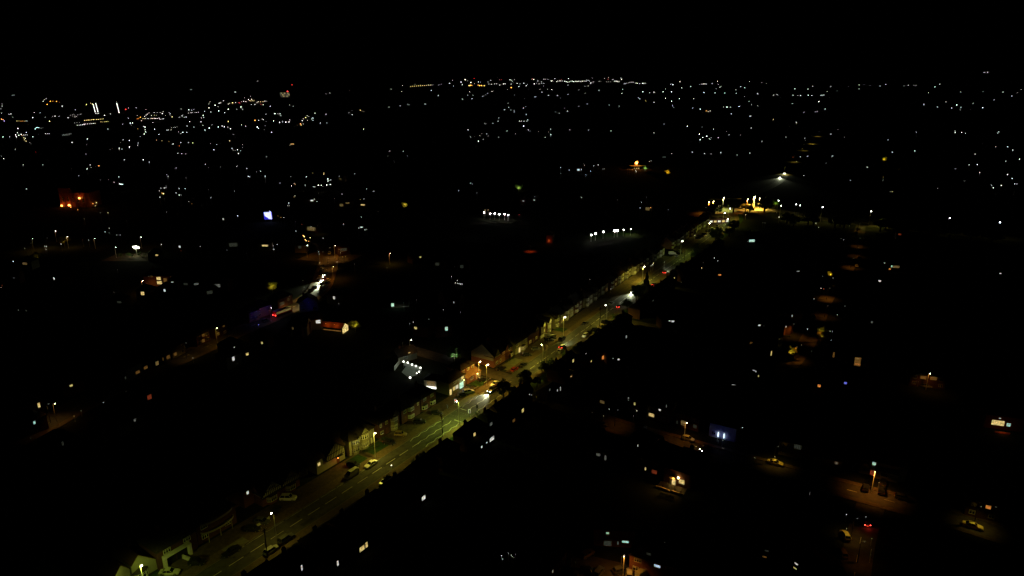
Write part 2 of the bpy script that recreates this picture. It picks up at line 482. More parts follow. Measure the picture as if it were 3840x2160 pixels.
def roof_mesh(kind, w, d, he, hr, ov=.35, m=TILE):
    mb = MB(); th = .16
    if kind == 'gable':
        k = (hr - he) / (d / 2); e = he - k * ov
        mb.slab([(-.25, -ov, e), (w + .25, -ov, e), (w + .25, d / 2, hr), (-.25, d / 2, hr)], th)
        mb.slab([(w + .25, d + ov, e), (-.25, d + ov, e), (-.25, d / 2, hr), (w + .25, d / 2, hr)], th)
    elif kind == 'front':
        k = (hr - he) / (w / 2); e = he - k * ov
        mb.slab([(-ov, d + .2, e), (-ov, -.25, e), (w / 2, -.25, hr), (w / 2, d + .2, hr)], th)
        mb.slab([(w + ov, -.25, e), (w + ov, d + .2, e), (w / 2, d + .2, hr), (w / 2, -.25, hr)], th)
    else:
        r = min(d / 2, w / 2) * .95
        a, b, c, e = (-ov, -ov, he), (w + ov, -ov, he), (w + ov, d + ov, he), (-ov, d + ov, he)
        if w >= d: p, q = (r, d / 2, hr), (w - r, d / 2, hr)
        else: p, q = (w / 2, r, hr), (w / 2, d - r, hr)
        if w >= d: mb.quad(a, b, q, p); mb.quad(b, c, q); mb.quad(c, e, p, q); mb.quad(e, a, p)
        else: mb.quad(a, b, p); mb.quad(b, c, q, p); mb.quad(c, e, q); mb.quad(e, a, p, q)
        mb.quad(e, c, b, a)
        mb.box(-ov + .02, w + ov - .02, -ov + .02, -ov + .1, he - .18, he - .01)
    return mb.mesh('roof', m)

def wall_mesh(kind, w, d, he, hr, m):
    mb = MB()
    if kind == 'front': mb.prism([(0, 0), (w, 0), (w, he), (w / 2, hr - .05), (0, he)], 0, d)
    elif kind == 'gable':
        mb.box(0, w, 0, d, 0, he)
        for x in (0, w):
            s = .01 if x == 0 else -.01
            mb.quad((x + s, 0, he), (x + s, d / 2, hr - .05), (x + s, d, he)) if x == 0 else mb.quad((x + s, 0, he), (x + s, d, he), (x + s, d / 2, hr - .05))
    else: mb.box(0, w, 0, d, 0, he)
    return mb.mesh('wall', m)

def chimney(parent, x, y, z, m=BRICK2):
    mb = MB().box(x - .45, x + .45, y - .3, y + .3, z - 1.6, z + 1.1).box(x - .52, x + .52, y - .37, y + .37, z + .9, z + 1.0)
    c = part('chimney', mb, m, parent)
    pt = MB()
    for dx in (-.22, .22): pt.tube((x + dx, y, z + 1.1), (x + dx, y, z + 1.5), .11, .09, 8)
    part('chimney_pot', pt, TILE2, c)

def house(label, org, ang, w, d, he=5.0, hr=8.0, roof='hip', wallm=BRICK, roofm=TILE, wins=(), door=None, chim=True, group=None, name='house', x0=0.0):
    """org: ground point of the facade at local x=0; ang: direction of the facade's x axis"""
    t = thing(name, label, 'house', (org[0], org[1], 0), ang, group)
    w = round(w * 2) / 2; d = round(d * 2) / 2; he = round(he, 1); hr = round(hr, 1)
    k = (roof, w, d, he, hr)
    wl = link('wall', cached(('wall', k, wallm.name), lambda: wall_mesh(roof, w, d, he, hr, wallm)), t, (x0, 0, 0))
    rf = link('roof', cached(('roof', k, roofm.name), lambda: roof_mesh(roof, w, d, he, hr, m=roofm)), t, (x0, 0, 0))
    for q in wins:
        x, z, ww, hh, n, c = q[:6]
        window(t, x, -.003, z, ww, hh, n, c)
    if door is not None:
        dx, c = door
        df = MB().box(-.55, .55, -.08, -.003, 0, 2.2)
        o = link('door', cached(('door', c), lambda: df.mesh('door', DOORM if c == '-' else pane_mat(c))), t, (dx, 0, 0))
    if chim: chimney(t, x0 + w * .3, d * .5, hr + .1)
    return t

def facade_xz(org, ang, px, py):
    """where a sight line meets the facade plane: local x, z"""
    u, f, dz = ray(px, py)
    nx, ny = sin(ang), -cos(ang)
    t = (org[0] * nx + org[1] * ny) / (u * nx + f * ny)
    X, Y = u * t - org[0], f * t - org[1]
    return X * cos(ang) + Y * sin(ang), H + dz * t

def lit_house(label, deg, wl, z0=None, group=None, roof=None, wallm=None, w=None, d=7.0, he=5.0, hr=7.8, far=False, extra=True, door=None, name='house'):
    """a house whose lit windows are given as seen: (x, y, width m, height m, lights, colour); first one at height z0"""
    ang = radians(deg)
    px, py = wl[0][:2]
    z0 = 3.9 if z0 is None else z0
    p = G(px, py, z0)
    loc = []
    for q in wl:
        x, z = facade_xz(p, ang, q[0], q[1]); loc.append((x, max(.9, min(z, he + 1.5)), q[2] * .88, q[3] * .88, *q[4:]))
    xa = min(q[0] - q[2] / 2 for q in loc) - .7; xb = max(q[0] + q[2] / 2 for q in loc) + .7
    W = max(w or 7.5, xb - xa); W = math.ceil(W * 2) / 2
    cx = (xa + xb) / 2 + random.uniform(-.5, .5) * max(0, W - (xb - xa))
    org = (p.x + cos(ang) * (cx - W / 2), p.y + sin(ang) * (cx - W / 2))
    off = -(cx - W / 2)
    wins = [(x + off, z - hh / 2, ww, hh, n, c) for x, z, ww, hh, n, c in loc]
    if extra:
        for xx in (1.6, W - 1.6):
            for zz in (.9, 3.3):
                if all(abs(q[0] - xx) > (q[2] + 1.5) / 2 + .1 or abs(q[1] - zz) > 1.9 for q in wins): wins.append((xx, zz, 1.4, 1.2, 2, '-'))
    roof = roof or random.choice(['hip', 'gable', 'hip'])
    dd = door
    return house(label, org, ang, W, d, he, hr, roof, wallm or random.choice([BRICK, BRICK2, PEBBLE]), random.choice([TILE, TILE2]), wins, dd, not far, group, name)

# ------------------------------------------------------------------ builders: street lamps and other lights
POLE = mat('pale_grey_pole', (.72, .72, .68), .6, .4, .1, 4)
DARKPOLE = mat('darkened_pole', (.015, .015, .015), .6, .3)  # pole colour darkened so the dim lamps' posts do not show lit
def pole_mesh(h, m=None):
    m = m or POLE
    return cached(('pole', h, m.name), lambda: MB().tube((0, 0, 0), (0, 0, 1.1), .11, .11, 10).tube((0, 0, 1.1), (0, 0, h), .085, .06, 10).mesh('pole', m))
ARM = MB().tube((0, 0, 0), (.55, 0, .12), .04, .035, 8).mesh('arm', STEEL)
def lantern_mesh():
    mb = MB(); mb.slab([(.4, -.14, .07), (1.15, -.1, .1), (1.15, .1, .1), (.4, .14, .07)], .09); return mb.mesh('lantern', STEEL)
LANTERN = lantern_mesh()
def lens_mesh(c, k=1.0):
    mb = MB().ball((.78, 0, .05), .16 * k, 10, 6, .8); return mb.mesh('lens', dot_mat(c, 22.0 if c != 'd' else 1.5))
def street_lamp(label, px, py, h=9.0, face=0.0, power=1.0, col=LAMPCOL, c='w', cone=164, group='street lamps', k=1.0, base=None, name='street_lamp', blend=.75, light=True):
    p = Vector((base[0], base[1], 0)) if base else G(px, py, h)
    t = thing(name, label, 'street lamp', (p.x, p.y, 0), face, group)
    link('pole', pole_mesh(h, DARKPOLE if c == 'd' else POLE), t); link('arm', ARM, t, (0, 0, h - .05))
    ln = link('lantern', LANTERN, t, (0, 0, h))
    link('lens', cached(('lens', c, k), lambda: lens_mesh(c, k)), ln)
    if light: lamp_light(t, 'SPOT', (.6, 0, h - .12), LAMP_W * power, col, .12, cone, blend, (0, 0, -1))
    return t
LAMP_W = 3400.0

def tel_pole(label, p, h=8.5):
    t = thing('telegraph_pole', label, 'pole', (p[0], p[1], 0), random.uniform(0, 3))
    part('post', MB().tube((0, 0, 0), (0, 0, h), .15, .11, 9), WOOD, t)
    part('crossarm', MB().box(-.75, .75, -.06, .06, h - .5, h - .38).box(-.5, .5, -.06, .06, h - .95, h - .85), WOOD, t)
    ins = MB()
    for x in (-.65, -.3, .3, .65): ins.tube((x, 0, h - .38), (x, 0, h - .22), .04, .03, 6)
    part('insulator', ins, UPVC, t)

def traffic_signal(label, p, face, border=True, red=False):
    t = thing('traffic_signal', label, 'traffic light', (p[0], p[1], 0), face, 'signals at the crossing')
    part('post', MB().tube((0, 0, 0), (0, 0, 3.4), .06, .06, 8), BLACKP, t)
    part('backing_board', MB().box(-.36, .36, -.03, .03, 2.2, 3.6), BLACKP, t)
    if border:
        part('white_border', MB().box(-.36, -.28, -.045, -.031, 2.2, 3.6).box(.28, .36, -.045, -.031, 2.2, 3.6).box(-.28, .28, -.045, -.031, 3.52, 3.6).box(-.28, .28, -.045, -.031, 2.2, 2.28), mat('glowing_white', (.85, .85, .8), .5, .5, emit=(1, 1, .92), strength=.55, sample=False), t)  # border glows in place of lamplight reflected off it
    hd = part('head', MB().box(-.16, .16, -.28, -.03, 2.35, 3.5), BLACKP, t)
    for i, (c, on) in enumerate((('r', red), ('o', False), ('g', False))):
        z = 3.3 - i * .37
        part('lens', MB().ball((0, -.29, z), .11, 8, 5), dot_mat(c, 7) if on else mat('unlit_lens', (.03, .02, .02), .3), hd)

# distant lights: a pole with a glowing head; head size grows with the lights it stands for
def far_light_mesh(r, c, h):
    def f():
        mb = MB(); mb.ball((0, 0, 0), r, 6, 4); n = len(mb.f)
        mb.tube((0, 0, -h), (0, 0, -r * .5), max(.07, r * .12), max(.05, r * .1), 5)
        m = mb.mesh('far_lamp', dot_mat(c, 3.6), STEEL)
        for i in range(n, len(m.polygons)): m.polygons[i].material_index = 1
        return m
    return cached(('far', r, c, h), f)

def rbin(r): return round(1.25 ** round(math.log(r, 1.25)), 3)
def far_dot(name, label, group, cat, px, py, size, c, h=8.0):
    """the lamp head stands h metres above the ground"""
    q = GF(px, py, h)
    if q.y > HILL0 - 1: q = GF(px, py, 0.0) + Vector((0, 0, h * .2))
    dist = (q - Vector((0, 0, H))).length
    r = rbin(dist / FPX * .68 * size)
    o = thing(name, label, cat, q, 0, group, far_light_mesh(r, c, h))
    return o

# ------------------------------------------------------------------ builders: cars
PAINTS = {'white': (.74, .74, .7), 'silver': (.30, .31, .31), 'dark': (.012, .013, .015), 'red': (.28, .008, .008), 'gold': (.26, .19, .07),
          'blue': (.02, .03, .08), 'grey': (.07, .075, .08), 'pale': (.42, .43, .33), 'yellow': (.8, .68, .2)}  # yellow puts the lamplight on white cars into their paint
def paint(c): return mat('car_paint_' + c, PAINTS[c], .28, .5)
HEADOFF = mat('headlight_off', (.5, .5, .48), .15, .5)
TAILOFF = mat('tail_light_off', (.16, .005, .005), .2, .5)
HEADON = mat('headlight_on', (0, 0, 0), emit=(1, .97, .9), strength=40, sample=False)
TAILON = mat('tail_light_on', (0, 0, 0), emit=(1, .06, .04), strength=14, sample=False)
KINDS = {  # length, width, height, sill z, belt z, bonnet z, cabin base x0,x1 (from rear), roof x0,x1
    'hatch': (4.05, 1.74, 1.47, .22, .92, .84, -1.95, .95, -1.55, .35),
    'saloon': (4.65, 1.80, 1.43, .21, .90, .82, -1.60, .95, -1.00, .30),
    'suv': (4.5, 1.86, 1.70, .28, 1.05, 1.0, -2.15, 1.05, -1.75, .45),
    'van': (4.9, 1.92, 1.95, .25, 1.10, 1.05, -2.40, 1.55, -2.32, .75)}
def car_meshes(kind, colour, far=False):
    def f():
        L, W, Hh, zs, zb, zn, c0, c1, r0, r1 = KINDS[kind]
        hw = W / 2; P = paint(colour); D = {}
        mb = MB()
        sta = [(-L / 2, zs + .15, zb - .16, .86), (-L / 2 + .12, zs + .02, zb - .02, .95), (c0 + .1, zs, zb, 1.0), (-.2, zs, zb, 1.0), (c1 - .1, zs, zb - .02, 1.0), (L / 2 - .55, zs, zn - .06, .97), (L / 2 - .12, zs + .03, zn - .16, .9), (L / 2, zs + .16, zn - .3, .8)]
        rings = []
        for x, lo, hi, k in sta:
            a = hw * k; mid = lo + (hi - lo) * .55
            ring = [(x, -a * .94, lo), (x, -a, mid), (x, -a * .93, hi), (x, 0, hi + .03), (x, a * .93, hi), (x, a, mid), (x, a * .94, lo)]
            n = len(mb.v); mb.v += ring; rings.append(n)
        for a, b in zip(rings, rings[1:]):
            for i in range(7):
                j = (i + 1) % 7; mb.f.append((a + i, b + i, b + j, a + j))
        mb.f.append(tuple(rings[0] + i for i in range(7))); mb.f.append(tuple(rings[-1] + i for i in reversed(range(7))))
        D['body'] = mb.mesh('body', P)
        bw, tw = hw * .90, hw * .70
        B = [(c0, -bw, zb), (c1, -bw * .95, zb - .02), (c1, bw * .95, zb - .02), (c0, bw, zb)]
        R = [(r0, -tw, Hh - .04), (r1, -tw, Hh - .03), (r1, tw, Hh - .03), (r0, tw, Hh - .04)]
        gm = P if kind == 'van' else GLASS
        D['windscreen'] = MB().quad(B[1], B[2], R[2], R[1]).mesh('windscreen', GLASS)
        D['rear_window'] = MB().quad(B[3], B[0], R[0], R[3]).mesh('rear_window', gm)
        D['side_window'] = MB().quad(B[0], B[1], R[1], R[0]).mesh('side_window', gm)
        D['side_window2'] = MB().quad(B[2], B[3], R[3], R[2]).mesh('side_window', gm)
        rf = MB().slab(R, .05)
        for a, b in zip(B, R): rf.tube(a, b, .045, .04, 5)
        for y in (-1, 1):
            m0 = ((c0 + c1) / 2 - .1, y * bw, zb); m1 = ((r0 + r1) / 2 - .05, y * tw, Hh - .03); rf.tube(m0, m1, .04, .04, 5)
        D['roof'] = rf.mesh('roof', P)
        return D
    return cached(('car', kind, colour), f)
TYREM = MB().tube((0, -.1, 0), (0, .1, 0), .32, .32, 16).mesh('wheel', TYRE)
RIMM = MB().tube((0, -.115, 0), (0, .115, 0), .2, .2, 12).mesh('rim', RIM)
def light_box(k): return cached(('lb', k), lambda: MB().ball((0, 0, 0), .15, 8, 5, .6).mesh('headlight' if k[0] == 'h' else 'tail_light', {'h0': HEADOFF, 'h1': HEADON, 't0': TAILOFF, 't1': TAILON}[k]))
PLATE = MB().box(-.012, .012, -.26, .26, -.06, .06).mesh('number_plate', mat('number_plate', (.6, .55, .2), .6))
def car(label, p, ang, kind='hatch', colour='dark', lights='', group=None, z=.03, far=False, beam=1.0):
    L, W, Hh, zs, zb, zn, c0, c1, r0, r1 = KINDS[kind]
    t = thing('car' if kind != 'van' else 'van', label, 'car' if kind != 'van' else 'van', (p[0], p[1], z), ang, group)
    D = car_meshes(kind, colour)
    for k in ('body', 'windscreen', 'rear_window', 'side_window', 'side_window2', 'roof'): link('side_window' if k == 'side_window2' else k, D[k], t)
    for x in (-L / 2 + .85, L / 2 - .85):
        for y in (-1, 1):
            w = link('wheel', TYREM, t, (x, y * (W / 2 - .08), .32))
            if not far: link('rim', RIMM, w)
    for y in (-1, 1):
        link('headlight', light_box('h1' if 'h' in lights else 'h0'), t, (L / 2 - .1, y * W * .34, zn - .26))
        link('tail_light', light_box('t1' if 't' in lights else 't0'), t, (-L / 2 + .08, y * W * .38, zb - .15))
    if not far: link('number_plate', PLATE, t, (-L / 2 - .01, 0, .5))
    if 'h' in lights: lamp_light(t, 'SPOT', (L / 2 + .05, 0, .72), 4200 * beam, (.93, 1, .62), .1, 78, .9, (1, 0, -.27), 'headlight_beam')
    if 't' in lights: lamp_light(t, 'POINT', (-L / 2 - .25, 0, .7), 25, (1, .05, .03), .1, name='tail_glow')
    return t

def road_car(label, px, py, flip=False, dt=0.0, **kw):
    p = G(px, py, .5); s, t = ST(p); _, a = road_at(s)
    return car(label, p, a + (pi if flip else 0) + dt, **kw)

# ------------------------------------------------------------------ builders: trees, bushes, hedges
def crown_mesh(h, r, seed, m, kind='round', n=2600, leaf=.5):
    rnd = random.Random(seed); mb = MB(); cl = []
    if kind == 'round':
        for _ in range(22):
            a = rnd.uniform(0, 2 * pi); q = sqrt(rnd.random()) * r * .72; zz = h * .62 + rnd.uniform(-.26, .3) * h * (1 - .35 * q / r)
            cl.append((cos(a) * q, sin(a) * q, zz, r * rnd.uniform(.22, .42)))
    elif kind == 'cone':
        for k in range(26):
            f = k / 26; q = r * (1 - f) * .7; a = rnd.uniform(0, 2 * pi)
            cl.append((cos(a) * q, sin(a) * q, h * (.12 + .86 * f), max(.22, r * (1 - f) * .5)))
    else:
        for _ in range(14):
            a = rnd.uniform(0, 2 * pi); q = sqrt(rnd.random()) * r * .7
            cl.append((cos(a) * q, sin(a) * q, h * rnd.uniform(.3, .8), r * rnd.uniform(.3, .5)))
    for _ in range(n):
        cx, cy, cz, cr = rnd.choice(cl)
        d = Vector((rnd.gauss(0, 1), rnd.gauss(0, 1), rnd.gauss(0, 1))).normalized() * cr * rnd.random() ** .45
        c = Vector((cx, cy, cz)) + d
        u = Vector((rnd.gauss(0, 1), rnd.gauss(0, 1), rnd.gauss(0, 1))).normalized()
        v = u.cross(Vector((rnd.gauss(0, 1), rnd.gauss(0, 1), rnd.gauss(0, 1)))).normalized(); s = leaf * rnd.uniform(.6, 1.3)
        mb.quad(c - u * s * .5, c + v * s * .3, c + u * s * .5, c - v * s * .3)
    return mb.mesh('crown', m)
def trunk_mesh(h, r, seed):
    rnd = random.Random(seed); mb = MB(); mb.tube((0, 0, 0), (0, 0, h * .5), .06 * h ** .8, .035 * h ** .8, 9)
    for k in range(6):
        a = k * 1.05 + rnd.random(); z = h * rnd.uniform(.3, .5)
        mb.tube((0, 0, z), (cos(a) * r * .6, sin(a) * r * .6, z + h * .28), .022 * h ** .8, .006 * h, 6)
    mb.tube((0, 0, h * .5), (0, 0, h * .8), .035 * h ** .8, .01 * h, 7)
    return mb.mesh('trunk', BARK)
def tree(label, p, h=8.0, r=3.0, kind='round', leaf=LEAF, seed=0, group=None, n=2600, ls=.5):
    t = thing('tree', label, 'tree', (p[0], p[1], 0), (seed * 1.7) % 6.2, group)
    k = seed % 3
    link('trunk', cached(('trunk', kind, k), lambda: trunk_mesh(8, 3, k)), t).scale = (r / 3, r / 3, h / 8)
    link('crown', cached(('crown', kind, k, leaf.name, n), lambda: crown_mesh(8, 3, k + 5, leaf, kind, n, ls)), t).scale = (r / 3, r / 3, h / 8)
    return t
def bush(label, p, r=1.2, leaf=LEAF, seed=0, group=None, n=260):
    t = thing('bush', label, 'bush', (p[0], p[1], 0), seed, group)
    link('foliage', cached(('bush', seed % 3, leaf.name), lambda: crown_mesh(2.2, 1.2, seed % 3 + 40, leaf, 'bush', n, .22)), t).scale = (r / 1.2,) * 3
    link('stem', cached('stem', lambda: MB().tube((0, 0, 0), (0, 0, .9), .05, .03, 6).tube((0, 0, .3), (.4, .2, 1.1), .03, .01, 5).tube((0, 0, .3), (-.3, -.3, 1.1), .03, .01, 5).mesh('stem', BARK)), t)
    return t
def hedge(label, p0, p1, h=1.1, w=.7, group=None):
    a = Vector(p0); b = Vector(p1); L = (b - a).length; ang = atan2(b.y - a.y, b.x - a.x)
    t = thing('hedge', label, 'hedge', (a.x, a.y, 0), ang, group)
    rnd = random.Random(int(L * 10)); mb = MB()
    for _ in range(int(L * 110)):
        c = Vector((rnd.uniform(0, L), rnd.uniform(-w / 2, w / 2), rnd.uniform(.05, h)))
        u = Vector((rnd.gauss(0, 1), rnd.gauss(0, 1), rnd.gauss(0, 1))).normalized(); v = u.orthogonal().normalized(); s = .2
        mb.quad(c - u * s * .6, c + v * s * .4, c + u * s * .6, c - v * s * .4)
    part('foliage', mb, HEDGE, t)
    return t
def garden_wall(label, p0, p1, h=.8, m=STONE, pillar=True, th=.22, cap=True, group=None, name='garden_wall', cat='wall'):
    a = Vector((p0[0], p0[1], 0)); b = Vector((p1[0], p1[1], 0)); L = (b - a).length; ang = atan2(b.y - a.y, b.x - a.x)
    t = thing(name, label, cat, a, ang, group)
    part('brickwork', MB().box(0, L, -th / 2, th / 2, 0, h), m, t)
    if cap: part('coping', MB().box(-.03, L + .03, -th / 2 - .04, th / 2 + .04, h + .002, h + .07), KERB if m is STONE else m, t)
    if pillar: part('pillar', MB().box(-.22, -.002, -.2, .2, 0, h + .2), m, t); part('pillar', MB().box(L + .002, L + .22, -.2, .2, 0, h + .2), m, t)
    return t

# ------------------------------------------------------------------ lamps of the main road
def main_lamp(label, px, py, h=9.0, **kw):
    p = G(px, py, h); s, t = ST(p); _, a = road_at(s)
    if s > 125: kw['power'] = kw['power'] * 1.3
    return street_lamp(label, px, py, h, a - pi / 2 if t < 0 else a + pi / 2, group='lamps along the main road', k=1.3 if s < 250 else (1.7 if s < 420 else 2.2), blend=.4, **kw)
main_lamp('tall street lamp in front of the cream gable at the bottom edge', 525, 2117, power=.42, col=OLIVE)
main_lamp('street lamp on the near kerb above two parked cars', 1026, 1930, power=.27)
main_lamp('street lamp beside the white saloon on the far kerb', 1401, 1622, power=.7)
main_lamp('street lamp on the near pavement by the pedestrian crossing signals', 1720, 1508, power=1.35, col=OLIVE)
main_lamp('street lamp on the corner of the side street by the orange-lit house', 1824, 1366, power=1.1, col=(1, .62, .06))
main_lamp('street lamp just inside the side street, behind the corner lamp', 1795, 1355, h=8.0, power=.6, col=(1, .5, .05))
main_lamp('short lit street lamp near the white sign board and dark cars', 2037, 1294, power=1.4)
main_lamp('street lamp beside the bright porch light, past the white-walled house', 2114, 1189, power=1.15)
main_lamp('street lamp in the far lane behind a car with red tail lights', 2277, 1146, power=1.6)
main_lamp('street lamp left of the moving car with red tail lights', 2412, 999, power=2.4)
main_lamp('street lamp above the long white van', 2555, 904, power=2.6, col=OLIVE)
main_lamp('street lamp over the row of parked cars near the road end', 2657, 838, power=2.4)
main_lamp('street lamp beside the lit corner shop', 2714, 799, power=3.2)
main_lamp('street lamp where the road bends, on its near side', 2733, 822, power=3.6, col=OLIVE)
main_lamp('street lamp at the mouth of the roundabout', 2734, 782, power=4.0)

# ------------------------------------------------------------------ houses on the far side of the main road (fronts to the road)
def lorg(s, t=-12.3):
    p, a = road_at(s, t); return (p.x, p.y), a

def gable_front(t, x0, x1, zb, ze, zp, y0, dep, m, roofm=TILE, n=0, hor=()):
    xm = (x0 + x1) / 2
    part('gable', MB().prism([(x0, zb), (x1, zb), (x1, ze), (xm, zp), (x0, ze)], y0, y0 + dep), m, t)
    k = (zp - ze) / (xm - x0); ov = .3; e = ze - k * ov
    part('gable_roof', MB().slab([(x0 - ov, y0 + dep, e), (x0 - ov, y0 - .3, e), (xm, y0 - .3, zp), (xm, y0 + dep, zp)], .14).slab([(x1 + ov, y0 - .3, e), (x1 + ov, y0 + dep, e), (xm, y0 + dep, zp), (xm, y0 - .3, zp)], .14), roofm, t)
    for i in range(n):
        x = x0 + .12 + (x1 - x0 - .24) * i / (n - 1)
        top = ze + k * ((x - x0) if x < xm else (x1 - x)) - .12
        if top > zb + .3: part('timber', MB().box(x - .11, x + .11, y0 - .05, y0 - .004, zb, top), TIMBER, t)
    for z in hor:
        f = 0 if z <= ze else (z - ze) / k
        part('timber', MB().box(x0 + f, x1 - f, y0 - .062, y0 - .004, z - .11, z + .11), TIMBER, t)

def poly_house(label, org, ang, tile, pts, dep, m, roofm=TILE2):
    q = [facade_xz(org, ang, *T(tile, *p)) for p in pts]
    prof = [(q[0][0], 0), (q[-1][0], 0)] + [(x, z) for x, z in reversed(q)]
    t = thing('house', label, 'house', (org[0], org[1], 0), ang)
    part('wall', MB().prism(prof, 0, dep), m, t)
    rf = MB()
    for (xa, za), (xb, zb) in zip(q, q[1:]):
        if abs(xb - xa) > .8: rf.slab([(xa, -.3, za), (xb, -.3, zb), (xb, dep + .2, zb), (xa, dep + .2, za)], .15)
    part('roof', rf, roofm, t)
    return t, q

R1 = 'b'; TILES['b'] = (400, 1900, .17945); TILES['c'] = (950, 1750, .138)
# 1 chalet with long sloping gable and round bay
org, ang = lorg(58, -13.4)
t, q = poly_house('cream rendered house with a long sloping gable behind the tall lamp', org, ang, 'b', [(505, 1245), (640, 1008), (1045, 1098), (1085, 1180)], 8.0, CREAM)
bx = facade_xz(org, ang, *T('b', 680, 1330))[0]
bay(t, bx, 0, 3.6, 1.3, 1, CREAM, '-', True, TILE, .7, 1.5)
chimney(t, bx + 1, 5, 8)
org2, ang2 = lorg(50, -13.4)
t, q = poly_house('brown-lit plain gable at the bottom edge, left of the cream house', org2, ang2, 'b', [(100, 1560), (282, 1222), (470, 1290), (475, 1310)], 8.0, PEBBLE)
window(t, q[0][0] + 2.2, -.003, .9, 1.6, 1.3, 3)
# 2 white-framed garage front and its dark house
org, ang = lorg(71.0, -12.4)
t = house('dark house with a broad white-framed garage front', (org[0] - cos(ang) * 1, org[1] - sin(ang) * 1), ang, 10, 8, 5, 8, 'hip', BRICK2, TILE, [(2.4, 3.4, 1.8, 1.2, 3, '-'), (7.5, 3.4, 1.8, 1.2, 3, '-')])
fr = part('garage_surround', MB().box(1, 1.5, -1.2, 0, 0, 2.9).box(7.2, 7.8, -1.2, 0, 0, 2.9).box(1, 7.8, -1.25, 0, 2.902, 3.25), WHITE, t)
part('garage_door', MB().box(1.5, 4.2, -.1, -.004, 0, 2.5), BLACKP, t); part('garage_door', MB().box(4.5, 7.2, -.1, -.004, 0, 2.5), BLACKP, t)
garden_wall('pale rendered garden wall running from the white-framed garage to the pavement', road_at(75.6, -11.6)[0], road_at(76.3, -7.0)[0], .9, WHITE, True, .35)
# 3 house with curved white balconies, barely lit
org, ang = lorg(80.5, -13)
t = house('dim house with curved white balcony bands above the road', org, ang, 11, 8, 5.4, 7.5, 'hip', BRICK2, TILE, [(2, .9, 1.8, 1.4, 3, '-'), (8.5, .9, 1.8, 1.4, 3, '-'), (2, 3.7, 1.8, 1.2, 3, '-')])
for zz, rr in ((2.7, 1.8), (5.1, 1.5)):
    mb = MB(); pts = [(5.5 - 4.5 * cos(pi * k / 14), -rr * sin(pi * k / 14)) for k in range(15)]
    for a, b in zip(pts, pts[1:]): mb.slab([(a[0], a[1], zz), (b[0], b[1], zz), (b[0], b[1], zz + .5), (a[0], a[1], zz + .5)], .1)
    part('balcony_band', mb, PEBBLE, t)
for x in (2.2, 5.5, 8.8): part('post', MB().tube((x, -1.2, 0), (x, -1.2, 2.7), .1, .1, 8), PEBBLE, t)
# 4 the black-and-white twin gable
org, ang = lorg(99.6, -13.0)
t = house('black and white half-timbered house with twin gables and white bays', org, ang, 12.5, 8, 2.7, 6.8, 'gable', BRICK, TILE, [], (6.2, '-'), True)
gable_front(t, 0, 6.1, 2.75, 3.5, 6.6, -.35, 4.2, PLASTER, TILE, 11, (2.86, 4.1))
gable_front(t, 6.4, 12.5, 2.75, 3.5, 6.6, -.35, 4.2, PLASTER, TILE, 11, (2.86, 4.1))
for x in (3.0, 9.4):
    bay(t, x, 0, 3.3, .9, 1, BRICK, '-', False, TILE, .75, 1.4, nper=3)
    window(t, x, -.41, 4.25, 2.2, 1.2, 4)
house('dark wooden garage with a white painted door beside the half-timbered house', lorg(114.2, -16)[0], ang, 3.5, 6, 2.4, 3.4, 'gable', BRICK2, TILE, (), None, False)
gd = thing('garage_door', 'pale garage door panel standing open past the half-timbered house', 'garage door', (*lorg(114.4, -15.8)[0], 0), ang)
part('door_leaf', MB().box(.3, 2.7, -.12, 0, .05, 2.2), CREAM, gd); part('door_frame', MB().box(.1, .296, -.15, 0, 0, 2.35).box(2.704, 2.9, -.15, 0, 0, 2.35), UPVC, gd)
# 5 house with a pale side wall, lit corner window and red-lit porch
org, ang = lorg(114.6 + 4, -13.0)
lx, lz = facade_xz(org, ang, 1181, 1749)
px_, pz_ = facade_xz(org, ang, 1250, 1752)
t = house('half-timbered house with pale side wall and a small red-lit porch', org, ang, 11, 8, 5, 8, 'gable', CREAM, TILE2, [(max(.9, lx), min(lz - .6, 3.9), 1.1, 1.2, 2, 'y')], (8.2, '-'))
gable_front(t, 3.4, 10.6, 2.7, 4.6, 7.6, -.6, 4, PEBBLE, TILE, 12, (2.8, 4.5))
pl = part('porch_light', MB().ball((7.4, -1.0, 2.3), .12), dot_mat('o', 5), t)
lamp_light(t, 'POINT', (7.4, -1.15, 2.2), 60, (1, .22, .05), .1)
part('porch', MB().box(6.6, 9.4, -1.2, -.61, 2.5, 2.62), TIMBER, t)
# 6 cream house with two round two-storey bays
org, ang = lorg(131.2, -12.6)
t = house('cream house with two round two-storey bays and an arched doorway', org, ang, 11, 8, 5.2, 8.2, 'hip', CREAM, TILE, [], None, True)
bay(t, 2.6, 0, 3.0, 1.0, 2, CREAM, '-x', True, TILE, .75, 1.4)
bay(t, 6.6, 0, 3.0, 1.0, 2, CREAM, '--', True, TILE, .75, 1.4, cap=False)
gable_front(t, 4.9, 8.3, 5.0, 5.2, 7.2, -.3, 4, CREAM, TILE)
arch = MB(); pts = [(9.6 + .7 * cos(pi * k / 10), 1.6 + .7 * sin(pi * k / 10)) for k in range(11)]
part('archway', MB().prism([(10.3, 0)] + pts + [(8.9, 0)], -.03, -.004), TIMBER, t)
part('door', MB().box(9.2, 10.0, -.06, -.031, 0, 2.0), UPVC, t)
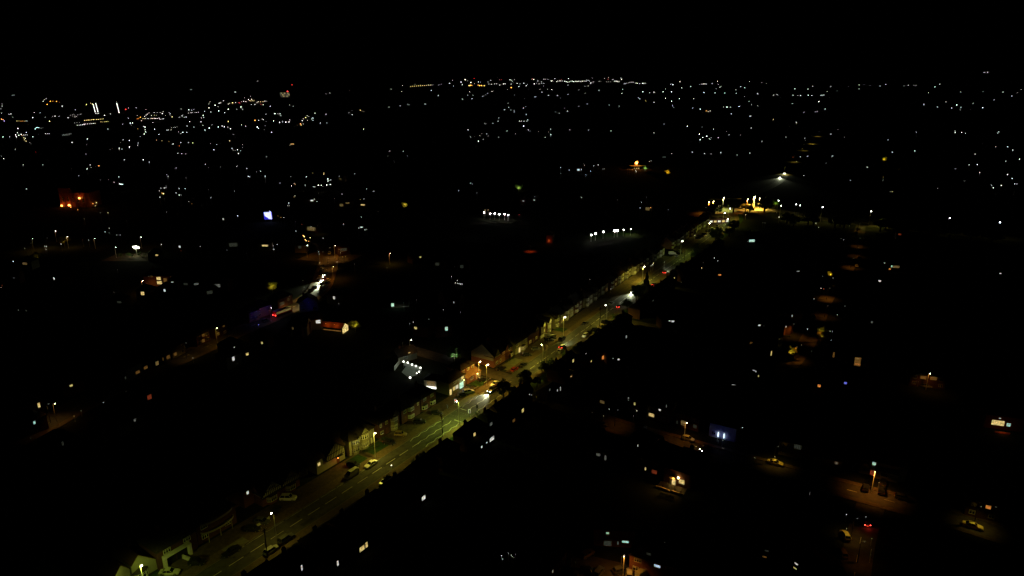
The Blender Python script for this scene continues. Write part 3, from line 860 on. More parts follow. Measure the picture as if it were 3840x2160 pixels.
# 7 half-timbered bay house
org, ang = lorg(144.2, -12.6)
t = house('dark house with a tall half-timbered bay behind the golden car', org, ang, 10, 8, 5.1, 8.1, 'hip', BRICK2, TILE, [(1.2, 3.5, .8, 1.2, 1, '-'), (3.9, 3.5, 1.1, 1.2, 2, '-'), (1.6, .9, 1.4, 1.2, 2, '-')], (4.0, '-'))
bay(t, 7.4, 0, 3.0, .9, 2, CREAM, '--', False, TILE, .75, 1.35, nper=4)
for x in (-.6, -.2, .2, .6): part('timber', MB().box(7.4 + x * .9 - .06, 7.4 + x * .9 + .06, -.96, -.925, 2.15, 3.42), TIMBER, t)
gable_front(t, 5.9, 8.9, 5.0, 5.1, 7.3, -.7, 4, CREAM, TILE, 6, (5.1,))
# 8
org, ang = lorg(155.5, -12.6)
t = house('dark brick house with a two-storey white-framed bay left of the crossing', org, ang, 9.5, 8, 5.1, 8.1, 'hip', BRICK2, TILE, [(1.6, 3.5, 1.3, 1.2, 2, '-'), (8.4, 3.6, .7, 1.0, 1, 'n')], (1.7, '-'))
bay(t, 4.6, 0, 2.9, .8, 2, BRICK2, '--', False, TILE, .75, 1.35, nper=4)
org, ang = lorg(165.8, -12.8)
t = house('unlit brick semi behind the red pedestrian signal', org, ang, 8, 8, 5.1, 8.3, 'hip', BRICK2, TILE, [(2, 3.5, 1.6, 1.2, 3, '-'), (6, 3.5, 1.6, 1.2, 3, '-')], (4, '-'))
bay(t, 1.8, 0, 2.7, .7, 1, BRICK2, '-', False); bay(t, 6.2, 0, 2.7, .7, 1, BRICK2, '-', False)
# 9 brightly lit house
org, ang = lorg(181.4, -12.6)
def wx(px, py): return facade_xz(org, ang, px, py)
a1 = wx(1686, 1470); a2 = wx(1705, 1462); a3 = wx(1733, 1452)
t = house('pale house with every downstairs window lit, beside the parked pale car', org, ang, 10, 6, 5.0, 7.2, 'hip', DULL, TILE, [(2.9, .9, 1.4, 1.5, 3, 'y'), (4.7, .9, 1.6, 1.5, 3, 'w'), (3.6, 3.5, 1.8, 1.2, 3, '-')], (.9, 'y'))
for k in range(4): part('folding_door', MB().box(6.4 + .62 * k, 6.4 + .62 * k + .5, -.08, -.004, .1, 2.5), pane_mat('g'), t)
lamp_light(t, 'POINT', (7.4, -1.0, 2.4), 110, (.55, 1, .62), .2)
part('porch_lamp', MB().ball((8.9, -.2, 2.9), .2), dot_mat('y', 5), t)
lamp_light(t, 'POINT', (9.2, -.9, 2.7), 90, (1, .6, .2), .1)
wx2 = facade_xz(org, ang, 1734, 1413); window(t, min(wx2[0], 9.3), -.003, 3.6, 1.4, 1.3, 2, 'y')
# 10 house with lean-to roof lit by the corner lamp
org, ang = lorg(192.6, -12.6)
p, a = road_at(192.6, -15.4)
t = house('brick house on the side-street corner, its lean-to roof lit orange', p, a, 9, 7, 5.2, 7.6, 'hip', BRICK, TILE, [(1.6, 3.7, 1.3, 1.1, 2, '-'), (4.4, 3.7, 1.5, 1.1, 3, '-'), (7.5, 3.7, 1.3, 1.1, 2, '-')], None, True)
part('lean_to', MB().box(0, 9, -2.8, -.004, 0, 2.5), BRICK, t)
part('lean_to_roof', MB().slab([(-.2, -3.1, 2.45), (9.2, -3.1, 2.45), (9.2, -.01, 3.5), (-.2, -.01, 3.5)], .12), mat('roof_tile_ochre', (.17, .10, .05), .9, .15, .3, 2, .4), t)
window(t, 3.2, -2.804, .9, 1.7, 1.2, 3, 'k'); window(t, 7.6, -2.804, .8, 2.0, 1.3, 3, 'k')
part('downpipe', MB().tube((6.0, -2.88, 0), (6.0, -2.88, 2.4), .05, .05, 6), UPVC, t)
part('wall_lamp', MB().ball((6.4, -3.0, 2.2), .15), dot_mat('y', 6), t)
lamp_light(t, 'POINT', (6.6, -3.5, 2.1), 120, (1, .68, .2), .1)
lamp_light(t, 'POINT', (8.8, -2.2, 4.0), 45, (1, .62, .15), .1)
# 11 big house with pale gable end
org, ang = lorg(211.2, -12.9)
t = house('large brick house with a pale gable end towards the side street', org, ang, 14, 11, 5.0, 9.2, 'gable', BRICK, TILE, [(2.4, .9, 1.5, 1.3, 2, '-'), (7.4, 3.5, 1.4, 1.2, 3, 'q'), (12.2, 3.5, 1.5, 1.2, 2, '-'), (5.0, .9, .8, 1.3, 1, '-')], None, True)
part('pale_gable_end', MB().slab([(-.012, 11, 2.9), (-.012, 0, 2.9), (-.012, 0, 5.0), (-.012, 5.5, 9.0), (-.012, 11, 5.0)], .05), CREAM, t)
gable_front(t, .2, 4.6, 4.2, 4.6, 7.6, -.3, 5, PEBBLE, TILE)
part('porch', MB().prism([(8.6, 0), (9.0, 0), (9.0, 2.2), (9.8, 3.0), (10.6, 2.2), (10.6, 0), (11, 0), (11, 2.4), (9.8, 3.6), (8.6, 2.4)], -1.4, -.004), BRICK, t)
gable_front(t, 8.2, 11.0, 5.0, 5.2, 7.2, -.3, 4, BRICK, TILE)
bay(t, 13, 0, 2.4, .7, 1, BRICK, '-', False)
strip('forecourt', [tuple(road_at(s)[0][:2]) for s in (212, 216, 220, 224.5)], -11.4, -6.9, .03, FORE2)
# 12 half-timbered house with bright door
org, ang = lorg(227.2, -12.4)
t = house('half-timbered house with a bright yellow door and lit bay', org, ang, 10.5, 8, 5.1, 8, 'gable', PEBBLE, TILE, [(1.9, 3.4, 2.0, 1.2, 4, '-'), (8.8, 3.4, 1.2, 1.2, 2, '-')], (3.6, 'y'))
part('garage_door', MB().box(.3, 2.6, -.08, -.004, 0, 2.3), CREAM, t)
bay(t, 6.4, 0, 3.2, .8, 1, PEBBLE, 'k', False, TILE, .7, 1.4, nper=3)
for k in range(9): part('timber', MB().box(.3 + 1.2 * k, .5 + 1.2 * k, -.06, -.004, 2.75, 4.9), TIMBER, t)
org, ang = lorg(239, -12.6)
t = house('narrow brick house with a small front gable past the bright door', org, ang, 9.5, 8, 5.1, 8.2, 'hip', BRICK2, TILE, [(1.7, .9, 1.8, 1.2, 3, 'n'), (7.2, .9, 1.6, 1.2, 3, '-')], (4.6, '-'))
gable_front(t, 5.4, 9.2, 4.6, 5.0, 7.2, -.3, 4, PEBBLE, TILE, 6, (4.8,))
org, ang = lorg(251.5, -13.2)
t = house('house with two narrow white gables behind the pale garden wall', org, ang, 10.5, 8, 5.1, 8.2, 'hip', BRICK2, TILE, [], (5.2, '-'))
for x in (2.2, 8.0):
    bay(t, x, 0, 2.7, .8, 2, WHITE, '--', False, TILE, .75, 1.35, nper=3, cap=False); gable_front(t, x - 1.5, x + 1.5, 5.0, 5.15, 7.0, -.7, 4, WHITE, TILE)
garden_wall('long pale garden wall turning the corner by the twin white gables', road_at(253.2, -12.3)[0], road_at(254.6, -7.2)[0], 1.2, WHITE, True, .3)
garden_wall('short pale garden wall in front of the twin white gables', road_at(249.2, -12.2)[0], road_at(252.9, -12.3)[0], 1.2, WHITE, False, .3)
sb = thing('sign_board', 'blank pale board on the pavement beside dark parked cars', 'sign board', road_at(247.8, -7.3)[0], ang + .5)
part('board', MB().box(-1.1, 1.1, -.05, .05, .5, 1.7), CREAM, sb); part('post', MB().box(-1.0, -.9, -.04, .04, 0, .498), STEEL, sb); part('post', MB().box(.9, 1.0, -.04, .04, 0, .498), STEEL, sb)
ADJ = ['first', 'second', 'third', 'fourth', 'fifth', 'sixth', 'seventh', 'eighth', 'ninth', 'tenth', 'eleventh', 'twelfth', 'thirteenth', 'fourteenth', 'fifteenth', 'sixteenth', 'seventeenth', 'eighteenth', 'nineteenth', 'twentieth']
s = 264.0; k = 0
while s < 575:
    if 424 < s < 440: s = 441
    org, ang = lorg(s, -12.4 - (k % 3) * .4); ty = k % 4
    nm = ['dim half-timbered semi', 'pale rendered semi', 'dark brick semi', 'pebbledashed semi'][ty]
    m = [DULL, PEBBLE, BRICK2, DULL][ty]
    t = house('%s, %s on from the twin white gables along the far side' % (nm, ADJ[k] if k < 20 else 'another %d' % k) if k < 20 else nm + ' near the far end of the road', org, ang, 10, 8, 5.1, 8.2, 'hip' if ty % 2 else 'gable', m, [TILE, TILE2][k % 2], [(7.9, 3.5, 1.5, 1.2, 3, '-'), (7.7, .9, 1.8, 1.3, 3, '-' if k % 5 else 'n')], (5.2, '-'), True, 'semis along the far side of the main road')
    bay(t, 2.3, 0, 2.8, .8, 2, m, '--', ty == 1, TILE, .75, 1.35, nper=3, cap=ty % 2 == 1)
    if ty % 2 == 0: gable_front(t, .8, 3.8, 5.0, 5.1, 7.2, -.7, 4, WHITE if ty == 0 else BRICK2, TILE, 6 if ty == 0 else 0, (5.1,) if ty == 0 else ())
    s += 11.6; k += 1

# ------------------------------------------------------------------ crossing signals, telegraph poles, garden walls and lawns of the main road
p, a = road_at(169.6, -4.3); traffic_signal('traffic signal on the far kerb, nearer of the two', p, a + 1.2, True)
p, a = road_at(174.6, -4.5); traffic_signal('traffic signal showing red on the far kerb', p, a - .9, True, True)
p, a = road_at(171.0, 4.2); traffic_signal('traffic signal on the near kerb with white border', p, a - 1.0, True)
p, a = road_at(175.4, 4.3); traffic_signal('traffic signal seen from its dark back on the near kerb', p, a + 2.2, False)
tel_pole('telegraph pole in front of the parked white car near the bottom', G(1004, 2092))
tel_pole('telegraph pole among the white zigzag lines', G(1659, 1640))
tel_pole('dark pole on the near kerb opposite the lit bay', G(2050, 1356), 7.5)
tel_pole('dark pole on the near kerb beside two dark parked cars', G(2249, 1224), 9.5)
tel_pole('dark pole on the near kerb below the long white van', G(2566, 976), 7.5)
bl = thing('bollard_lamp', 'small lit bollard on the near pavement opposite the white saloon', 'bollard', G(1470, 1782), 0)
part('post', MB().tube((0, 0, 0), (0, 0, 3.2), .05, .05, 8), STEEL, bl); part('lamp', MB().ball((0, 0, 3.3), .14), dot_mat('w', 5), bl)

def lawn(s0, s1, t0, t1, m=LAWN, name='lawn'):
    a, b, c, d = road_at(s0, t0)[0], road_at(s1, t0)[0], road_at(s1, t1)[0], road_at(s0, t1)[0]
    struct(name, MB().quad((a.x, a.y, .04), (d.x, d.y, .04), (c.x, c.y, .04), (b.x, b.y, .04)), m)
lawn(136, 143, -11.6, -7.1); lawn(193.5, 199.5, -12.0, -7.4); lawn(128, 133.5, -11.4, -7.1); lawn(262, 267, -12, -7.2); lawn(66, 70.5, -12.5, -7.2)
hedge('low clipped hedge along the lawn by the round-bay house', road_at(134.5, -10.5)[0], road_at(140.6, -9.2)[0], 1.0, .7)
hedge('hedge between the golden car and the dark car', road_at(144.2, -11.4)[0], road_at(145.2, -7.4)[0], 1.2, .8)
hedge('hedge dividing the lit white house from the corner lawn', road_at(191.4, -11.8)[0], road_at(192.4, -7.2)[0], .9, .5)
hedge('dark hedge in front of the big house by the pale forecourt', road_at(218, -11.6)[0], road_at(224, -11.2)[0], 1.1, .9)
hedge('reddish hedge below the cream gable at the bottom', road_at(63, -10.2)[0], road_at(69.5, -9.6)[0], 1.3, 1.2)
garden_wall('low brick garden wall beside the lit white house', road_at(189.8, -7.3)[0], road_at(192.2, -7.4)[0], .7)
garden_wall('low brick wall at the side-street corner under the white parked car', road_at(196, -7.1)[0], road_at(200.5, -7.3)[0], .8)
garden_wall('low pale wall on the far pavement below the half-timbered gables', road_at(92, -7.2)[0], road_at(97, -7.2)[0], .6, WHITE)

# ------------------------------------------------------------------ cars of the main road
g1 = 'cars along the main road'
road_car('white saloon parked facing down the road beside a street lamp', 1391, 1741, True, kind='saloon', colour='white', group=g1)
road_car('pale-roofed van parked behind the white saloon', 1318, 1780, True, kind='van', colour='pale', group=g1)
road_car('dark car parked in the drive below the round-bay house', 1325, 1742, dt=-1.2, colour='dark', group=g1)
road_car('black car nosed into the drive by the hedge', 1459, 1660, dt=-1.3, colour='dark', group=g1)
road_car('golden car parked in front of the half-timbered bay', 1502, 1628, dt=-1.1, kind='hatch', colour='gold', group=g1)
road_car('black car in the drive left of the zigzag lines', 1572, 1582, dt=-.9, colour='dark', kind='suv', group=g1)
road_car('black car in the shadowed drive behind the crossing', 1637, 1549, dt=-1.1, colour='dark', group=g1)
road_car('black car reflecting green light in front of the lit white house', 1735, 1480, dt=-.5, colour='dark', group=g1)
road_car('pale green-lit estate car in front of the lit white house', 1757, 1470, dt=-.6, kind='suv', colour='silver', group=g1)
road_car('dark car coming with bright headlights past the big tree', 1846, 1462, True, kind='suv', colour='dark', lights='ht', beam=2.6, group=g1)
road_car('bright white car half on the corner pavement', 1856, 1440, True, kind='saloon', colour='white', group=g1)
road_car('cream car half hidden behind the round tree', 1920, 1460, dt=.4, kind='saloon', colour='pale', group=g1)
road_car('dark car on the drive of the lean-to house', 1809, 1423, dt=-.3, colour='dark', group=g1)
road_car('dark car with a pale plate at the side of the big gable house', 1878, 1381, dt=-.3, kind='saloon', colour='dark', group=g1)
road_car('red hatchback parked on the far kerb', 1930, 1385, kind='hatch', colour='red', group=g1)
road_car('black saloon parked ahead of the red hatchback', 1962, 1368, kind='saloon', colour='dark', group=g1)
road_car('black car under the lit bay of the half-timbered house', 1976, 1330, dt=-1.0, colour='dark', group=g1)
road_car('grey car parked beyond the lit bay', 2010, 1308, dt=-.9, colour='grey', group=g1)
road_car('black car behind the blank board', 2058, 1275, dt=-.8, colour='dark', kind='suv', group=g1)
road_car('black car beside the pale garden wall', 2068, 1268, dt=-.8, colour='dark', group=g1)
road_car('dark car with reflections parked at the wall end', 2108, 1270, kind='suv', colour='dark', group=g1)
road_car('car driving away with red tail lights, nearest of those leaving', 2109, 1300, kind='hatch', colour='dark', lights='ht', beam=1.2, group=g1)
road_car('white-fronted car behind the nearest tail lights', 2101, 1317, kind='saloon', colour='silver', group=g1)
road_car('black car parked on the far kerb under two lamps', 2194, 1212, colour='dark', kind='saloon', group=g1)
road_car('black car on the near kerb, left of the dark pole', 2231, 1233, colour='dark', group=g1)
road_car('black car on the near kerb, right of the dark pole', 2267, 1206, colour='dark', kind='suv', group=g1)
road_car('white-bonneted car tucked under the near houses', 2194, 1258, True, colour='white', group=g1)
road_car('dark car tucked between near houses with a bright glint', 2208, 1247, True, colour='dark', group=g1)
road_car('silver car parked beyond the far lamp', 2293, 1138, colour='silver', kind='saloon', group=g1)
road_car('car driving away with red tail lights, middle of those leaving', 2322, 1149, colour='dark', lights='ht', group=g1)
road_car('oncoming car whose headlights whiten the road by the tall dark trees', 2375, 1094, True, colour='dark', lights='h', beam=3.2, group=g1)
road_car('car with red tail lights between dark trees, upper one', 2454, 1066, colour='dark', lights='t', group=g1)
road_car('car with red tail lights between dark trees, lower one', 2442, 1075, colour='dark', lights='t', group=g1)
road_car('car driving away with red tail lights, farthest of those leaving', 2494, 1021, colour='red', lights='ht', beam=2.0, group=g1)
road_car('dark car parked beside the farthest tail lights', 2524, 1016, colour='dark', group=g1)
road_car('long white van parked on a drive beside the far road', 2521, 951, dt=-.9, kind='van', colour='white', group=g1)
road_car('silver car below the long white van', 2538, 960, colour='silver', group=g1)
road_car('dark car above the long white van', 2549, 942, colour='grey', group=g1)
road_car('white car by the lit corner shop', 2717, 842, kind='saloon', colour='white', group=g1)
road_car('dark car left of the corner shop', 2690, 846, colour='dark', group=g1)
for k, (x, y) in enumerate(((2618, 893), (2630, 886), (2642, 878), (2655, 868), (2672, 858), (2660, 864))):
    road_car('car in the tight row before the corner shop, %s from its lower end' % ADJ[k], x, y, dt=-.7, colour=['dark', 'silver', 'grey', 'dark', 'white', 'blue'][k], group='row of cars before the corner shop', far=True)
road_car('black car parked on the far kerb at the lower end', 868, 2068, True, colour='dark', kind='saloon', group=g1)
road_car('black car in a drive with one bright glint', 948, 1983, dt=-1.1, colour='dark', group=g1)
road_car('dark car with white bumper in a drive above it', 984, 1955, dt=-1.2, colour='grey', group=g1)
road_car('pale yellow-lit car at the bottom edge before the cream gable', 636, 2146, dt=-.9, kind='saloon', colour='pale', group=g1)
road_car('dark car glinting by the pale garden wall', 738, 2108, dt=-1.0, colour='dark', group=g1)
road_car('silver-roofed car parked at the telegraph pole', 1018, 2063, kind='hatch', colour='silver', group=g1)
road_car('blue-grey car parked ahead of the silver-roofed one', 1073, 2022, kind='suv', colour='grey', group=g1)
road_car('white estate standing before the half-timbered bays', 1081, 1868, dt=-1.0, kind='suv', colour='white', group=g1)
road_car('dark car with red lamps on the forecourt below the half-timbered house', 1036, 1916, dt=.6, colour='dark', group=g1)
road_car('white car half hidden by the near roofs', 1449, 1806, kind='saloon', colour='white', group=g1)

# ------------------------------------------------------------------ trees along the near side
def tree_at(label, px, py, zc, h, r, **kw):
    tree(label, G(px, py, zc), h, r, **kw)
g2 = 'dark trees along the near side of the road'
tree_at('round dark tree beside the oncoming car at the corner', 1888, 1455, 4.5, 7.5, 3.1, seed=1, group=g2)
tree_at('spreading dark tree on a bare trunk at the junction', 1968, 1412, 4.2, 6.5, 3.9, seed=2, group=g2)
tree_at('dark shrubby tree at the dark pole opposite the lit bay', 2046, 1370, 3, 5, 3.2, seed=3, group=g2)
tree_at('tall dark conifer between two cars with tail lights', 2424, 1062, 6, 13, 2.8, kind='cone', seed=4, group=g2)
tree_at('broad dark tree hiding the oncoming headlights', 2392, 1100, 4, 9, 4.2, seed=5, group=g2)
tree_at('low dark tree left of the white road glare', 2352, 1142, 3, 6, 3.2, seed=6, group=g2)
tree_at('dark pointed tree below the long white van', 2612, 950, 4, 11, 4.0, kind='cone', seed=7, group=g2)
tree_at('dark bushy tree right of the pointed tree', 2640, 945, 3, 6, 4.5, seed=8, group=g2)
tree_at('big round dark tree before the road bend', 2686, 882, 6, 12, 5.5, seed=9, group=g2)
tree_at('dark tree at the road bend, right side', 2750, 850, 4, 9, 5.5, seed=10, group=g2)
tree_at('dark tree right of the road bend, nearer one', 2736, 872, 3, 7, 5.5, seed=11, group=g2)
tree_at('wide dark tree on the roundabout, left part', 2655, 796, 4, 10, 7, seed=12, group=g2)
tree_at('wide dark tree on the roundabout, middle part', 2680, 793, 4, 11, 7, seed=13, group=g2)
tree_at('dark tree between the two orange-lit areas', 2752, 775, 5, 13, 8, seed=14, group=g2)
tree_at('dark tree right of the orange glow, tall', 2868, 775, 5, 14, 8, seed=15, group=g2)
tree_at('low dark tree below the orange glow', 2796, 782, 3, 7, 5, seed=16, group=g2)
tree_at('low dark tree below the orange glow, right one', 2812, 786, 3, 7, 5, seed=17, group=g2)
for k, (x, y) in enumerate(((2110, 1330), (1935, 1478), (1790, 1565), (1555, 1745))):
    bush('dark garden bush on the near pavement edge', G(x, y), 1.3, LEAF, k, 'dark garden bushes')

# ragged garden trees and shrubs that fill the front gardens of the near side
rr = random.Random(21); sg = 58.0; ng = 0
while sg < 455:
    if not (166 < sg < 182 or 285 < sg < 295):
        p, a = road_at(sg, rr.uniform(8.6, 11.2)); hh = rr.uniform(3.0, 6.2) if sg > 128 else rr.uniform(2.4, 4.4)
        tree('dark garden tree in the ragged row before the near-side houses', p, hh, hh * rr.uniform(.34, .52), seed=ng, group='garden trees before the near-side houses', n=2600)
        ng += 1
    sg += rr.uniform(5.5, 15)

# ------------------------------------------------------------------ houses on the near side of the main road, seen from behind over their dark roofs
def right_row(label, s0, w, rear, ext, wl, front=None, he=5.0, hr=7.8):
    if front is None: front = 12.2 if s0 < 135 else 11.4
    p, a = road_at(s0, rear); org = (p.x, p.y)
    d = rear - front
    wins = []
    lw = []
    for px, py, ww, hh, n, c, f in wl:
        if f == 'u': x, z = facade_xz(org, a, px, py); wins.append((min(max(x, .8), w - .8), z - hh / 2, ww, hh, n, c))
        else: lw.append((px, py, ww, hh, n, c))
    t = house(label, org, a, w, d, he, hr, 'hip' if int(s0) % 3 else 'gable', BRICK2, TILE, wins if he > 3 else (), None, he > 3, 'near-side houses seen from behind')
    if ext:
        e = ext - rear
        part('rear_extension', MB().box(.2, w - .2, -e, -.004, 0, 2.8), BRICK2, t); part('flat_roof', MB().box(.05, w - .05, -e - .15, -.006, 2.802, 3.0), TILE, t)
        q, _ = road_at(s0, ext)
        for px, py, ww, hh, n, c in lw:
            x, z = facade_xz((q.x, q.y), a, px, py); window(t, min(max(x, .8), w - .8), -e - .004, max(.1, z - hh / 2), ww, hh, n, c)
    else:
        for px, py, ww, hh, n, c in lw:
            x, z = facade_xz(org, a, px, py); window(t, min(max(x, .8), w - .8), -.004, max(.1, z - hh / 2), ww, hh, n, c)
    return t
RR = [('unlit house', 52, 8.5, 17.5, None, ()), ('unlit house', 62, 8.5, 17.5, None, ()), ('unlit house', 72, 8.5, 17.5, None, ()),
      ('house with one thin bright slit window near the bottom', 82, 8.5, 18.9, None, ((1131, 2129, .5, 1.6, 1, 'w', 'u'),)),
      ('house with a narrow white window in its extension', 91.5, 7.5, 19, 22.5, ((1266, 2112, .6, 1.5, 1, 'w', 'l'),)),
      ('house with two yellow kitchen windows', 99.5, 8.5, 19.5, 23.4, ((1357, 2057, 1.7, 1.4, 3, 'y', 'l'), (1374, 2043, .8, 1.6, 1, 'y', 'l'))),
      ('unlit house', 109, 8.5, 18, None, ()),
      ('house with a bright two-pane white window', 119, 9, 18.5, 22.1, ((1588, 1867, 1.6, 1.3, 2, 'w', 'l'),)),
      ('unlit house', 129, 8.5, 17.5, None, ()), ('unlit house', 140, 8.5, 17, None, ()),
      ('house with a yellow upstairs window and a row of white panes below', 152.5, 11, 15.9, 19.95, ((1779, 1629, 1.2, 1.3, 2, 'y', 'u'), (1844, 1646, 2.4, 1.4, 4, 'w', 'l'), (1825, 1660, .7, .6, 1, 'w', 'l'), (1806, 1676, .8, .8, 1, 'w', 'l'))),
      ('house with one faint upstairs window', 164.5, 6, 16.5, None, ((1841, 1590, 1.4, 1.2, 3, 'd', 'u'),)),
      ('narrow house with a dim brown window', 171, 5.5, 16.8, 19.2, ((1927, 1576, 1.6, 1.2, 3, 'n', 'l'),)),
      ('house with a bright yellow three-pane window', 177, 8, 20.2, None, ((1960, 1539, 1.3, 1.5, 3, 'y', 'u'),)),
      ('house behind the round tree with two tiny lights', 186.5, 7, 15.9, None, ((1985, 1479, .5, .6, 1, 'w', 'u'), (1997, 1478, .4, .6, 1, 'w', 'u'))),
      ('house with a dim ground-floor window right of the spreading tree', 212, 8, 16, 18.8, ((2142, 1411, 1.6, 1.2, 3, 'n', 'l'),)),
      ('house with a yellow two-pane upstairs window', 221.5, 8, 15, None, ((2149, 1353, 1.3, 1.4, 2, 'y', 'u'),)),
      ('house with a small orange ground-floor window', 230.5, 8.5, 16.5, 19.4, ((2217, 1355, .9, .8, 2, 'y', 'l'), (2197, 1326, .5, .5, 1, 'w', 'u'))),
      ('unlit house', 240.5, 8.5, 17.5, None, ()), ('unlit house', 250, 8.5, 17.5, None, ()),
      ('house with a bright slanted white window', 259.5, 8.5, 18, 21.4, ((2348, 1262, .9, 1.7, 2, 'w', 'l'),)),
      ('unlit house', 269.5, 7.5, 17.5, None, ()), ('unlit house', 278, 7, 17.5, None, ()), ('unlit house', 296, 8.5, 17.5, None, ()), ('unlit house', 305.5, 7.5, 17.5, None, ()),
      ('house with a tiny white upstairs light', 314, 8.5, 17.3, None, ((2449, 1127, .6, .6, 1, 'w', 'u'),)),
      ('unlit house', 324, 8.5, 17.5, None, ()), ('unlit house', 334, 8.5, 17.5, None, ()), ('unlit house', 345, 8.5, 17.5, None, ()),
      ('house with a square bright yellow upstairs window', 358, 8.5, 14.6, None, ((2528, 1042, 1.7, 1.7, 2, 'y', 'u'),)),
      ('unlit house', 369, 8.5, 17.5, None, ()), ('unlit house', 380, 8.5, 17.5, None, ()), ('unlit house', 391, 8.5, 17.5, None, ()), ('unlit house', 402, 8.5, 17.5, None, ()), ('unlit house', 414, 8.5, 17.5, None, ()), ('unlit house', 426, 8.5, 17.5, None, ()), ('unlit house', 440, 8.5, 17.5, None, ()), ('unlit house', 452, 8.5, 17.5, None, ())]
nu = 0
for lab, *r in RR:
    if lab == 'unlit house':
        nu += 1; lab = 'black unlit house on the near side of the road, %s unlit one from the bottom' % (ADJ + ['twenty-first', 'twenty-second', 'twenty-third', 'twenty-fourth'])[nu - 1]
    else: lab = 'dark near-side ' + lab
    right_row(lab, *r)
right_row('low dark bungalow with two thin bright windows by the junction tree', 197, 10, 20.4, None, ((2101, 1458, .5, 1.7, 1, 'w', 'l'), (2090, 1464, .6, .9, 1, 'w', 'l'), (2058, 1464, .9, .9, 2, 'd', 'l')), 15.4, 2.7, 4.2)

# ------------------------------------------------------------------ back streets on the right: lamps, houses, cars
def P(t, x, y): return T(t, x, y)
def L_(label, t, x, y, h=6.5, power=.35, col=BROWN, c='w', face=0.0, **kw):
    q = T(t, x, y); return street_lamp(label, q[0], q[1], h, face, power, col, c, group=kw.pop('group', 'side-street lamps'), **kw)
def dark_lamp(label, px, py, h=6.5, power=.3, col=BROWN, **kw):
    """a lamp whose head is turned away behind roofs: placed over the lit patch it throws"""
    q = G(px, py); return street_lamp(label, 0, 0, h, 0, power, col, 'd', base=q, group='dim side-street lamps', cone=112, **kw)
L_('slim street lamp before the pale garage of the corner semi', 'N', 1402, 425, 7, .6, face=-1.9, cone=122)
L_('street lamp in front of a pale blind window on the back street', 'J', 1516, 585, 7, .10, face=-1.2, cone=130)
L_('street lamp in the close at the bottom edge', 'M', 1227, 1188, 6.5, .25, BROWN, face=-2, cone=140)
L_('street lamp in front of a dim lit facade far right', 'K', 1771, 335, 7, .1, face=-1.5, cone=130)
dark_lamp('dim lamp over the brown road patch by the porch house', 2305, 1598, 6, .07)
dark_lamp('dim lamp over the brown road patch beside the car roof', 2555, 1650, 6, .07)
dark_lamp('dim lamp over the brown road by the yellow-lit saloon', 2900, 1740, 6, .14, (1, .6, .07), blend=1)
dark_lamp('dim lamp over the right-hand yellow-lit car', 3650, 1974, 6, .11, (1, .72, .1), blend=1)
dark_lamp('dim lamp low on the spur street', 3190, 2020, 6, .10, (1, .55, .08), blend=1)
dark_lamp('dim lamp over the far part of the spur street', 3215, 2110, 6, .05, blend=1)
for k, (x, y, pw) in enumerate(((3215, 868, .10), (3216, 925, .12), (3210, 962, .10), (3190, 1005, .22), (3100, 1122, .35), (3092, 1190, .12), (3060, 1285, .16), (2975, 1352, .3), (2965, 1262, .35))):
    dark_lamp('dim brown lamp on the receding street, %s from the ring road' % ADJ[k], x, y, 6, pw)
g = 'houses of the right-hand back streets'
JA = -35
lit_house('dark house with a curtained bay of four bright yellow lights', JA, [(*P('J', 1105, 503), 2.3, 1.5, 5, 'y'), (*P('J', 1205, 437), .9, 1.2, 2, 'w'), (*P('J', 1287, 388), .25, 1.3, 1, 'w')], 1.6, g)
lit_house('dark house with a dim four-pane orange-brown window', JA, [(*P('J', 510, 345), 2.0, 1.4, 5, 'k')], 1.7, g)
lit_house('dark house with a tall white slit above a yellow window', JA, [(*P('J', 902, 368), .7, 1.2, 2, 'y'), (*P('J', 828, 308), .4, 1.4, 1, 'w')], 3.9, g)
lit_house('dark house with one square yellow skylight high up', JA, [(*P('J', 1460, 355), .7, .7, 1, 'y')], 5.2, g, he=6.0, hr=8)
t = lit_house('dark house with a pale blind window behind a street lamp', JA, [(*P('J', 1490, 600), 1.9, 2.0, 1, 'k'), (*P('J', 1415, 592), .7, 1.2, 2, 'x'), (*P('J', 1630, 640), 1.4, 1.4, 3, 'x')], 1.7, g)
lit_house('dark house with a narrow yellow upstairs light', JA, [(*P('J', 376, 815), .5, 1.2, 1, 'y')], 3.9, g)
lit_house('dark house with dim green-white bay and tall slim panes', JA + 20, [(*P('J', 548, 1020), .7, 1.9, 2, 'd'), (*P('J', 462, 982), 1.4, 1.1, 4, 'd')], 1.7, g)
lit_house('dark house with four slim white panes upstairs', JA, [(*P('J', 1210, 1015), 1.9, 1.5, 5, 'w')], 4.0, g)
lit_house('dark house with a thin white slit of light', JA, [(*P('J', 941, 872), .35, 1.0, 1, 'w')], 3.6, g)
lit_house('dark house with a small yellow window and a reddish bay', JA + 8, [(*P('J', 1032, 1150), .6, 1.3, 1, 'y'), (*P('J', 1140, 1190), 1.8, 1.5, 4, 'q')], 1.7, g)
lit_house('dark house with a red blind at one window', JA, [(*P('J', 1562, 1132), 1.7, 1.3, 3, 'q')], 4.0, g)
